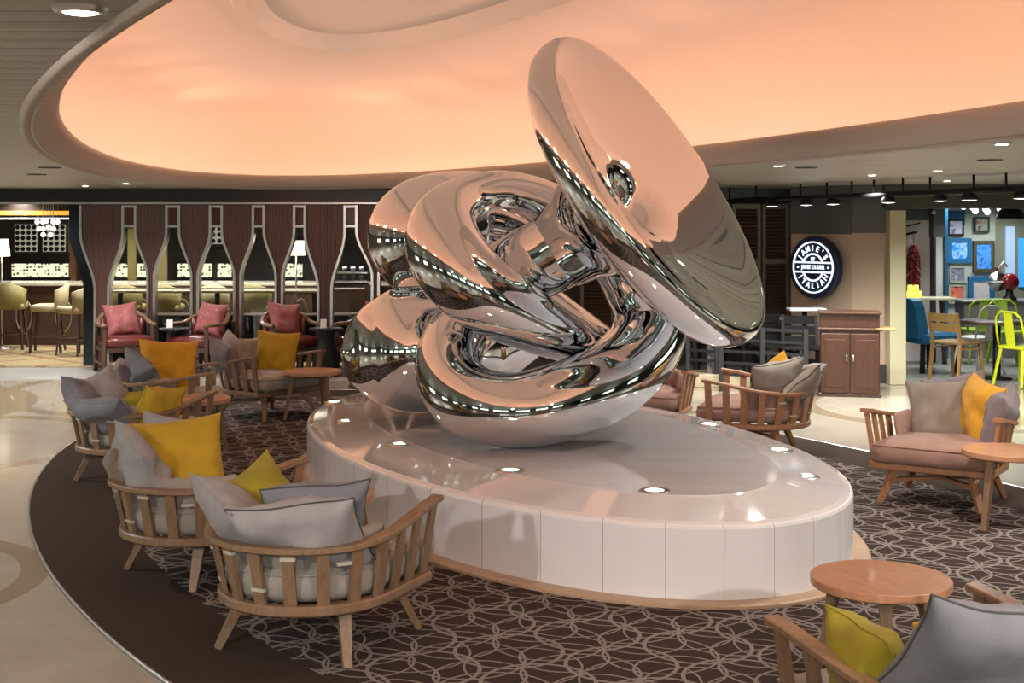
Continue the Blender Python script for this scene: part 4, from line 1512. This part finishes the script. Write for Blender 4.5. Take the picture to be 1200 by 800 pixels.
# ---------------------------------------------------------------- host lectern
dH = 14.4
t = thing('host_lectern', 'dark brown wooden host lectern in front of the sign wall', 'lectern', (X(996, dH), dH, 0), math.radians(-12))
w_ = 0.62
zt = Z(366, dH)
MB().box((0, 0.2, zt * 0.40), (w_, 0.42, zt * 0.78), bev=0.01).build('cabinet', WALNUT, t)
MB().box((0, 0.2, 0.02), (w_ + 0.03, 0.44, 0.04), bev=0.005).build('plinth', DARKWOOD, t)
for sx_ in (-1, 1):
    o = MB().box((sx_ * w_ * 0.245, -0.02, zt * 0.40), (w_ * 0.47, 0.02, zt * 0.70), bev=0.006).build('door', WALNUT, t)
    MB().box((0 + sx_ * w_ * 0.245, -0.032, zt * 0.40), (w_ * 0.33, 0.008, zt * 0.56), bev=0.003).build('door_panel', WALNUT, o)
    MB().tube([(sx_ * 0.035, -0.035, zt * 0.42), (sx_ * 0.035, -0.035, zt * 0.50)], 0.007, 8).build('handle', STEEL, o)
MB().box((0, 0.2, zt * 0.80), (w_ + 0.05, 0.46, 0.03), bev=0.006).build('ledge', WALNUT, t)
MB().box((0, 0.22, zt * 0.90), (w_, 0.40, zt * 0.17), bev=0.006).build('upper_case', WALNUT, t)
MB().box((0, 0.21, zt * 0.99), (w_ + 0.04, 0.44, 0.022), bev=0.006).build('top', WALNUT, t)
MB().box((w_ * 0.5 + 0.06, 0.12, zt * 0.805), (0.20, 0.3, 0.022), bev=0.004).build('side_shelf', RECLAIM, t)

# ---------------------------------------------------------------- railing on the low stone curb
curb = mat('beige_stone', (0.50, 0.42, 0.28), 0.3)
qa, qb = W(793, 447), W(868, 452)
o = struct('trim_7', MB().box((X(835, 15.2), 15.5, 0.07), (X(870, 15.2) - X(780, 15.2), 0.5, 0.15), bev=0.01), curb)


def railing(a, b, lab, zbot=0.15, ztop=0.72):
    a, b = Vector(a), Vector(b)
    t = thing('steel_railing', lab, 'railing', a)
    d = b - a
    L = d.length
    n_ = max(1, round(L / 0.6))
    for i in range(n_ + 1):
        p = d * (i / n_)
        MB().box((p.x, p.y, (ztop) / 2), (0.05, 0.05, ztop)).build('post', GREYMETAL, t)
    for k in range(5):
        z = ztop - 0.02 - k * (ztop - zbot - 0.06) / 4
        MB().bar((0, 0, z), (d.x, d.y, z), 0.025, 0.03).build('rail', GREYMETAL, t)
    return t


railing((X(845, 14.9), 14.9, 0), (X(944, 14.4), 14.4, 0), 'grey steel railing with five bars behind the reddish chair')
railing((X(806, 15.5), 15.5, 0.15), (X(840, 15.3), 15.3, 0.15), 'short grey steel railing on the stone curb, beside the sculpture', 0.1, 0.6)
o = MB()
t = thing('grey_panel', 'plain grey metal gate panel standing between the two railings', 'panel', (X(838, 15.4), 15.4, 0))
MB().box((0, 0, 0.42), (X(848, 15.4) - X(829, 15.4), 0.04, 0.72), bev=0.006).build('plate', mat('grey_laminate', (0.19, 0.18, 0.17), 0.5), t)
for x in (-0.09, 0.09):
    MB().box((x, 0.0, 0.04), (0.03, 0.12, 0.08)).build('foot', GREYMETAL, t)

# dark dining chairs and tables behind the railing
def dark_chair(m_, slats=3, name='dining_chair', cat='chair', sd=0.0, ht=0.80):
    t = thing(name, 'x', cat)
    for sx_ in (-1, 1):
        MB().bar((sx_ * 0.19, 0.18, 0.44), (sx_ * 0.21, 0.22, 0.0), 0.04, 0.035, taper=0.8).build('leg', m_, t)
        MB().bar((sx_ * 0.19, -0.19, 0.46), (sx_ * 0.20, -0.25, 0.0), 0.04, 0.035, taper=0.8).build('leg', m_, t)
        MB().bar((sx_ * 0.19, -0.19, 0.42), (sx_ * 0.19, -0.26, ht), 0.035, 0.03).build('back_post', m_, t)
        MB().bar((sx_ * 0.195, -0.2, 0.38), (sx_ * 0.195, 0.2, 0.38), 0.05, 0.02).build('seat_rail', m_, t)
    MB().box((0, 0, 0.445), (0.44, 0.43, 0.03), bev=0.01).build('seat', m_, t)
    for k in range(slats):
        z = ht - 0.06 - k * 0.115
        MB().box((0, -0.252 + k * 0.018, z), (0.38, 0.018, 0.10), bev=0.005).build('back_slat', m_, t)
    return t


dc = dark_chair(BLACK, 3)
for i, (px, d, rz, lab) in enumerate(((816, 16.2, 30, 'black wooden chair behind the short railing on the curb'), (860, 16.5, 150, 'black wooden chair behind the long railing, at its left end'),
                                      (908, 15.5, 200, 'black wooden chair behind the long railing, in its middle'), (938, 15.3, 170, 'black wooden chair between the long railing and the sign wall'))):
    o = dc if i == 0 else dup(dc)
    o.location = (X(px, d), d, 0.0)
    o.rotation_euler = (0, 0, math.radians(rz))
    o['label'] = lab
    o['group'] = 'black chairs behind the railing'
t = thing('square_table', 'pale topped square table behind the long railing', 'table', (X(888, 16.25), 16.25, 0))
MB().box((0, 0, 0.72), (0.6, 0.5, 0.03), bev=0.006).build('table_top', mat('grey_table_top', (0.25, 0.25, 0.26), 0.3), t)
MB().lathe([(0.2, 0), (0.19, 0.02), (0.03, 0.04), (0.03, 0.7)], n=20).build('pedestal', BLACK, t)
o = MB().box((X(945, 15.6), 15.6, 0.86), (0.42, 0.25, 0.03), bev=0.006).build('wall_shelf', WHITE)
tag(o, 'pale narrow wall shelf between the louvred shutter and the lectern', 'shelf')
MB().box((X(945, 15.6), 15.7, 0.44), (0.05, 0.05, 0.84)).build('support', BLACK, o)

# ---------------------------------------------------------------- the restaurant room
YR = 19.6
struct('wall_restaurant', MB().box((8.0, YR + 0.05, CZ / 2), (4.4, 0.1, CZ)), mat('pale_aqua_wall', (0.42, 0.48, 0.42), 0.6))
xw = X(1128, 18.3)
struct('wall_chilli', MB().box((X(1070, 18.3), 18.35, CZ / 2), (X(1096, 18.3) - X(1044, 18.3), 0.1, CZ)), mat('cream_plaster', (0.62, 0.57, 0.52), 0.6))
struct('wall_chilli_upper', MB().box((X(1070, 18.2), 18.27, (CZ + Z(258, 18.2)) / 2), (X(1096, 18.2) - X(1044, 18.2), 0.06, CZ - Z(258, 18.2))), grey_w)
struct('pillar_dark', MB().box((X(1100.5, 17.95), 18.05, (CZ + Z(278, 17.95)) / 2), (X(1107, 17.95) - X(1094, 17.95), 0.2, CZ - Z(278, 17.95))), grey_w)
struct('pillar_pale', MB().box((X(1101, 17.95), 18.06, Z(278, 17.95) / 2), (X(1105.5, 17.95) - X(1096.5, 17.95), 0.2, Z(278, 17.95))), mat('pale_grey_wall', (0.45, 0.46, 0.46), 0.5))
struct('trim_8', MB().box((X(1095.5, 17.95), 18.03, Z(278, 17.95) / 2), (0.022, 0.2, Z(278, 17.95))), base_w)
struct('trim_9', MB().box((X(1106.5, 17.95), 18.03, Z(278, 17.95) / 2), (0.022, 0.2, Z(278, 17.95))), base_w)
struct('pillar_teal', MB().box((X(1109.5, 18.4), 18.5, CZ / 2), (0.035, 0.2, CZ)), BLUEP)
rf = mat('restaurant_floor_tile', (0.30, 0.30, 0.29), 0.25)
struct('floor_restaurant', MB().box((7.2, 18.4, 0.004), (5.6, 5.7, 0.008)), rf)
gl = mat('pale_glass_wall', (0.42, 0.55, 0.50), 0.2)
struct('wall_arch', MB().box((X(1197, 19.2), 19.45, CZ / 2), (X(1226, 19.2) - X(1168, 19.2), 0.1, CZ)), mat('olive_grey_wall', (0.22, 0.23, 0.17), 0.5))
o = struct('window_20', MB().box((X(1189, 19.2), 19.38, Z(298, 19.2)), (0.13, 0.03, 0.8)), glow('pale_blue_window', (0.30, 0.42, 0.58), 0.7))
o = struct('window_21', MB().box((X(1204, 19.2), 19.38, Z(308, 19.2)), (0.12, 0.03, 0.7)), glow('blue_window', (0.04, 0.25, 0.55), 1.0))


def art(name, cols, sc=7.0, es=0.0, seed=0.0):
    m_ = mat(name, cols[0], 0.5)
    g_ = NG(m_)
    mp = g_.mapping(g_.coord(), (1, 1, 1))
    nz_ = g_.noise(mp, sc, 2.0)
    rp = g_.ramp(nz_, [(0.35 + 0.1 * i, c_) for i, c_ in enumerate(cols)])
    g_.color(rp)
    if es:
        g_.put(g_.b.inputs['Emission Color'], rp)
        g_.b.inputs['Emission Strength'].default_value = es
    return m_


PF = mat('pale_frame', (0.4, 0.42, 0.36), 0.5)
def PB(x0_, x1_, y0_, y1_):
    return ((x0_ + x1_) / 2, (y0_ + y1_) / 2, x1_ - x0_, y1_ - y0_)
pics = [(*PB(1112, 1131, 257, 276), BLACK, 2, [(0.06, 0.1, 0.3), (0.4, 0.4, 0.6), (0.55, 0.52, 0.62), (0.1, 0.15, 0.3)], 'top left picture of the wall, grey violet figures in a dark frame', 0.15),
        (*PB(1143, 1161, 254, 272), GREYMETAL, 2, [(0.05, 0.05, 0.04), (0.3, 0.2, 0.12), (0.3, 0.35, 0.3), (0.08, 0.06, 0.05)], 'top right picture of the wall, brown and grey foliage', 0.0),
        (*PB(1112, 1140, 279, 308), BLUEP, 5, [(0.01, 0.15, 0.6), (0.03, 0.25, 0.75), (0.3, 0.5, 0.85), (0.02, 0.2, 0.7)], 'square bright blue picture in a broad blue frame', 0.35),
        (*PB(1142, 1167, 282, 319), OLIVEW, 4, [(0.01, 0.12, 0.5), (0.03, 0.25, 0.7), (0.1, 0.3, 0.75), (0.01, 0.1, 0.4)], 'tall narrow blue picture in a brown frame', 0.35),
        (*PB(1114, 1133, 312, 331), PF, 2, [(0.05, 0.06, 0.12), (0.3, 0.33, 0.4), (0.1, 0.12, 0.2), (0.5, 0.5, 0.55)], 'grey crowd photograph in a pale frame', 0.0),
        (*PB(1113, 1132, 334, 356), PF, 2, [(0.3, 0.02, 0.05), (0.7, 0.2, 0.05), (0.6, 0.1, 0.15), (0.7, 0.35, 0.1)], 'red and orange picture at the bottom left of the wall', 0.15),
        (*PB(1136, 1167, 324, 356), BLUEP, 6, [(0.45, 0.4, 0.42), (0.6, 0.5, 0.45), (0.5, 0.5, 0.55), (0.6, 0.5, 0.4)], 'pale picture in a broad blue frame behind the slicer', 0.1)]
dP = 19.3
struct('wall_pictures', MB().box((X(1138.5, dP) , dP + 0.14, CZ / 2), (X(1169, dP) - X(1108, dP), 0.1, CZ)), mat('pale_aqua_wall', (0.42, 0.48, 0.42), 0.6))
struct('wall_blue_strip', MB().box((X(1120, dP), dP + 0.085, (Z(247, dP) + Z(264, dP)) / 2), (X(1133, dP) - X(1107, dP), 0.02, Z(247, dP) - Z(264, dP))), BLUEP)
for i, (px, py, w_, h_, fm_, fw, cols, lab, es) in enumerate(pics):
    k = dP / F
    t = thing('framed_picture', lab, 'picture', (X(px, dP), dP + 0.06, Z(py, dP)), 0, 'framed pictures on the restaurant wall')
    W_, H_ = w_ * k, h_ * k
    f_ = fw * k
    fr = MB()
    fr.box((0, 0, H_ / 2 + f_ / 2 - f_), (W_ + f_ * 0, 0.04, f_)).box((0, 0, -H_ / 2 + f_ / 2), (W_, 0.04, f_))
    fr.box((-W_ / 2 + f_ / 2, 0, 0), (f_, 0.041, H_)).box((W_ / 2 - f_ / 2, 0, 0), (f_, 0.041, H_))
    fr.build('frame', fm_, t)
    MB().box((0, 0.005, 0), (W_ - f_, 0.02, H_ - f_)).build('image', art('picture_image_%d' % i, cols, 9.0 + i, es), t)

# chilli string, candles, console
rnd = random.Random(11)
t = thing('chilli_string', 'long hanging bunch of dark red dried chillies on the cream wall', 'chilli bunch', (X(1072, 18.15), 18.2, Z(286, 17.9)))
ch = MB()
for i in range(170):
    a = rnd.uniform(0, 2 * PI)
    z = -rnd.uniform(0, 0.52)
    r = 0.07 * (0.6 + 0.4 * math.sin(min(1, -z / 0.15) * PI / 2))
    p = Vector((math.cos(a) * r * 0.4, math.sin(a) * r * 0.4, z))
    q = p + Vector((math.cos(a) * r * 0.9, math.sin(a) * r * 0.7, -0.07 - rnd.random() * 0.03))
    ch.tube([p, (p + q) / 2 + Vector((math.cos(a) * 0.015, math.sin(a) * 0.015, 0)), q], [0.009, 0.01, 0.002], 5)
o = ch.build('chillies', mat('chilli_red', (0.14, 0.008, 0.014), 0.25), t)
o['kind'] = 'stuff'
MB().tube([(0, 0, 0.12), (0, 0, -0.55)], 0.006, 6).build('string', OLIVEW, t)
t = thing('wall_bracket', 'black iron bracket above the chilli bunch', 'bracket', (X(1070, 18.0), 18.15, Z(270, 18.0)))
MB().bar((-0.05, 0.1, 0.05), (0.14, 0.0, 0.10), 0.02, 0.02).build('upper_arm', BLACK, t)
MB().bar((-0.05, 0.1, -0.06), (0.10, 0.0, -0.02), 0.03, 0.03).build('lower_arm', BLACK, t)
t = thing('console_table', 'pale topped console carrying the yellow candles by the cream wall', 'console table', (X(1085, 17.6), 17.6, 0.008))
MB().box((0, 0, Z(350, 17.6)), (0.7, 0.35, 0.03), bev=0.006).build('table_top', mat('pale_cream_top', (0.6, 0.56, 0.38), 0.2), t)
for x in (-0.3, 0.28):
    MB().bar((x, 0.1, 0), (x * 0.7, 0.0, Z(351, 17.6)), 0.05, 0.04).build('leg', DARKWOOD, t)
cg = glow('candle_glow', (1.0, 0.72, 0.08), 1.3)
for i, (px, py) in enumerate(((1066, 345), (1072, 345), (1078, 345), (1067, 337), (1074, 337))):
    o = MB().lathe([(0.0005, 0), (0.03, 0), (0.033, 0.01), (0.031, 0.08), (0.0005, 0.078)], n=16).build('candle', cg)
    z0 = 0.008 + Z(350, 17.6) + 0.015 + (0.08 if i > 2 else 0)
    o.location = (X(px, 17.5), 17.52, z0)
    tag(o, 'glowing yellow candle stacked on the console under the chilli bunch', 'candle', 'yellow candles')

# blue upholstered seat
t = thing('booth_chair', 'deep blue upholstered high chair on dark legs left of the slatted wooden chair', 'chair', (X(1085, 16.9), 16.9, 0.008), math.radians(-70))
MB().rings([[(x * k, y * k, z) for x, y in ((-0.3, -0.28), (0.3, -0.28), (0.3, 0.28), (-0.3, 0.28))] for k, z in ((0.96, 0.36), (1.0, 0.38), (1.0, 0.46), (0.9, 0.5))], caps=True).build('seat', BLUE, t)
MB().rings([[(x, y - (z - 0.4) * 0.25, z) for x, y in ((-w3, -0.30), (w3, -0.30), (w3, -0.16), (-w3, -0.16))] for w3, z in ((0.26, 0.42), (0.31, 0.6), (0.32, 0.82), (0.30, 0.90), (0.26, 0.92))], caps=True, smooth=False).build('backrest', BLUE, t)
for sx_ in (-1, 1):
    for sy_ in (-1, 1):
        MB().bar((sx_ * 0.25, sy_ * 0.23, 0.37), (sx_ * 0.26, sy_ * 0.25, 0), 0.05, 0.045).build('leg', BLACK, t)

# yellow wood chair
wc = dark_chair(RECLAIM, 2, ht=0.80)
wc['label'] = 'yellowish wooden chair with a two slat back, left of the dark round table'
wc.location = (X(1121, 15.95), 15.95, 0.008)
wc.rotation_euler = (0, 0, math.radians(-54))

# round dark table
t = thing('round_dining_table', 'dark round dining table between the wooden and the lime chairs', 'table', (X(1168, 16.0), 16.0, 0.008))
MB().lathe([(0.0005, 0.66), (0.40, 0.66), (0.42, 0.67), (0.42, 0.69), (0.0005, 0.69)], n=48).build('table_top', DARKWOOD, t)
MB().lathe([(0.18, 0), (0.17, 0.02), (0.045, 0.035), (0.045, 0.66)], n=20).build('pedestal', BLACK, t)


def metal_chair(m_):
    t = thing('metal_chair', 'x', 'chair')
    for sx_ in (-1, 1):
        MB().bar((sx_ * 0.15, 0.16, 0.44), (sx_ * 0.21, 0.22, 0), 0.035, 0.03, taper=0.8).build('leg', m_, t)
        MB().bar((sx_ * 0.15, -0.16, 0.44), (sx_ * 0.20, -0.24, 0), 0.035, 0.03, taper=0.8).build('leg', m_, t)
    s_ = [[(x * k, y * k, z) for x, y in ((-0.17, -0.19), (0.17, -0.19), (0.2, -0.1), (0.2, 0.14), (0.16, 0.2), (-0.16, 0.2), (-0.2, 0.14), (-0.2, -0.1))] for k, z in ((0.98, 0.42), (1.0, 0.43), (1.0, 0.45), (0.93, 0.455))]
    MB().rings(s_, caps=True).build('seat', m_, t)
    pts = [(-0.19, -0.15, 0.44), (-0.19, -0.19, 0.62), (-0.17, -0.22, 0.78), (-0.1, -0.235, 0.84), (0.1, -0.235, 0.84), (0.17, -0.22, 0.78), (0.19, -0.19, 0.62), (0.19, -0.15, 0.44)]
    MB().tube(pts, 0.014, 8).build('back_hoop', m_, t)
    MB().bar((0, -0.17, 0.45), (0, -0.235, 0.83), 0.12, 0.006, up=(0, 1, 0)).build('back_splat', m_, t)
    return t


mw = metal_chair(WHITE)
mw['label'] = 'white metal chair behind the yellowish wooden chair'
mw.location = (X(1146, 16.6), 16.6, 0.008)
mw.rotation_euler = (0, 0, math.radians(25))
ml = metal_chair(LIME)
ml['label'] = 'bright lime metal chair at the right picture edge'
ml.location = (X(1197, 15.4), 15.4, 0.008)
ml.rotation_euler = (0, 0, math.radians(-60))
mg = metal_chair(GREENP)
mg.location = (X(1146, 17.9), 17.9, 0.008)
mg['label'] = 'green metal chair far back between the white chair and the picture wall'
mg['group'] = 'green metal chairs'
m2_ = dup(mg, None, (X(1182, 17.5), 17.5, 0.008), math.radians(180), 'green metal chair behind the dark round table, under the slicer')

# back counter with slicer
t = thing('service_counter', 'pale service counter under the picture wall', 'counter', (X(1175, 18.7), 18.7, 0.008))
MB().box((0, 0, 0.38), (1.2, 0.4, 0.76), bev=0.01).build('body', mat('grey_laminate', (0.19, 0.18, 0.17), 0.5), t)
MB().box((0, 0, 0.78), (1.3, 0.5, 0.035), bev=0.008).build('top', mat('grey_table_top', (0.25, 0.25, 0.26), 0.3), t)
t = thing('meat_slicer', 'glossy red meat slicer with a chrome blade and crank arm above the green chair', 'slicer', (X(1183, 18.5), 18.5, 0.008 + 0.80))
MB().lathe([(0.10, 0.0), (0.09, 0.03), (0.05, 0.06), (0.05, 0.14)], n=24).build('stand', BLACK, t)
MB().sphere((0, 0, 0.24), 0.13, 28, 16, (1, 0.7, 0.95)).build('body', RED, t)
MB().lathe([(0.0005, -0.006), (0.13, -0.002), (0.135, 0), (0.0005, 0.01)], n=32, M=Matrix.Translation((-0.17, -0.02, 0.25)) @ Matrix.Rotation(math.radians(86), 4, 'X')).build('blade', STEEL, t)
MB().tube([(-0.12, 0, 0.25), (-0.14, 0, 0.45), (-0.08, 0, 0.52), (-0.03, 0, 0.45)], 0.014, 8).build('crank_arm', STEEL, t)
MB().bar((-0.17, 0.02, 0.18), (-0.17, 0.02, 0.44), 0.05, 0.05).build('red_column', RED, t)
MB().box((-0.2, 0, 0.245), (0.22, 0.12, 0.014), bev=0.004).build('tray', STEEL, t)

# pendants
gg2 = glow('bulb_glow', (0.9, 0.97, 1.0), 6.0)
for i, (px, py, d) in enumerate(((1129, 242, 16.7), (1140, 243, 17.1), (1143, 247, 16.5), (1155, 245, 16.8), (1157, 248, 16.4), (1172, 245, 16.9), (1177, 242, 16.5), (1192, 240, 16.7))):
    t = thing('bulb_pendant', 'bare round white bulb in the cluster hanging above the restaurant tables', 'pendant light', (X(px, d), d, Z(py, d)), 0, 'round bulbs over the restaurant')
    MB().sphere((0, 0, 0), 0.036, 16, 10).build('bulb', gg2, t)
    MB().tube([(0, 0, 0.034), (0, 0, 0.08)], 0.014, 8).build('socket', BLACK, t)
    MB().tube([(0, 0, 0.08), (0, 0, CZ - Z(py, d))], 0.003, 4).build('cord', BLACK, t)
t = thing('dome_pendant', 'black dome pendant lamp at the top right of the restaurant opening', 'pendant light', (X(1184, 16.2), 16.2, Z(256, 16.2)))
MB().lathe([(0.17, 0.0), (0.165, 0.03), (0.13, 0.10), (0.07, 0.145), (0.02, 0.16), (0.0005, 0.16)], n=32).build('lamp_shade', BLACK, t)
MB().tube([(0, 0, 0.15), (0, 0, CZ - Z(256, 16.2))], 0.006, 6).build('cord', BLACK, t)
MB().sphere((0, 0, 0.04), 0.035, 14, 9).build('bulb', LAMPSOFT, t)
t = thing('small_spotlight', 'tiny chrome spotlight on the dark wall above the chilli bunch', 'spotlight', (X(1094, 17.6), 17.6, CZ))
MB().tube([(0, 0, 0), (0, 0, Z(248, 17.6) - CZ)], 0.005, 6).build('stem', STEEL, t)
MB().lathe([(0.015, 0.03), (0.035, -0.02), (0.0005, -0.018)], n=16, M=Matrix.Translation((0, 0, Z(249, 17.6) - CZ))).build('head', STEEL, t)
for px, d, pw in ((1090, 17.2, 110), (1130, 18.3, 100), (1170, 17.0, 100), (1190, 18.6, 80), (1120, 15.95, 50)):
    spot((X(px, d), d, CZ - 0.02), pw, 2.6, (0.95, 1.0, 0.98), name='restaurant_beam')
    dup(dl0, None, (X(px, d), d, CZ), 0, 'small downlight in the restaurant ceiling beyond the dark header', 'restaurant ceiling downlights')
# wall wash for the sign wall
for px, d in ((950, 14.0), (1010, 13.8)):
    spot((X(px, d), d, CZ - 0.03), 170, 2.2, name='wall_wash_beam')

# ---------------------------------------------------------------- spotlight rail with hangers
t = thing('spotlight_rail', 'black twin pipe rail with hangers running under the ceiling on the right', 'light rail')
ra, rb = Vector((2.66, 17.0, 2.13)), Vector((4.55, 11.4, 2.15))
dd = rb - ra
for off, r in ((0.0, 0.028), (0.16, 0.022)):
    q = Vector((off, 0.02, 0.02 if off else 0))
    MB().tube([ra + q, rb + q], r, 10).build('pipe', BLACK, t)
hp = [855, 886, 938, 969, 998, 1024, 1058, 1090, 1141, 1179]


def rail_at(px):
    # parameter where the rail meets the sight plane of column px
    s_ = (px - 600) / F
    k = (s_ * ra.y - ra.x) / (dd.x - s_ * dd.y)
    return ra + dd * k


for px in hp:
    p = rail_at(px)
    MB().tube([p, (p.x, p.y, CZ)], 0.012, 6).build('hanger', BLACK, t)
for px in (976, 1041, 1102, 1136, 1197, 905, 945):
    p = rail_at(px)
    s_ = thing('track_spotlight', 'black track spotlight with lit face under the rail, %s' % {
        976: 'above the round sign', 1041: 'above the cream pillar', 1102: 'above the booth chair', 1136: 'above the picture wall', 1197: 'at the right picture edge',
        905: 'above the right louvred shutter', 945: 'left of the round sign'}[px], 'spotlight', (p.x, p.y, p.z - 0.03), 0, 'spotlights under the black rail')
    MB().lathe([(0.0005, 0.02), (0.05, 0.015), (0.075, -0.02), (0.078, -0.05), (0.07, -0.05)], n=24).build('housing', BLACK, s_)
    MB().lathe([(0.0005, -0.056), (0.068, -0.050)], n=24).build('lens', LAMPSOFT, s_)
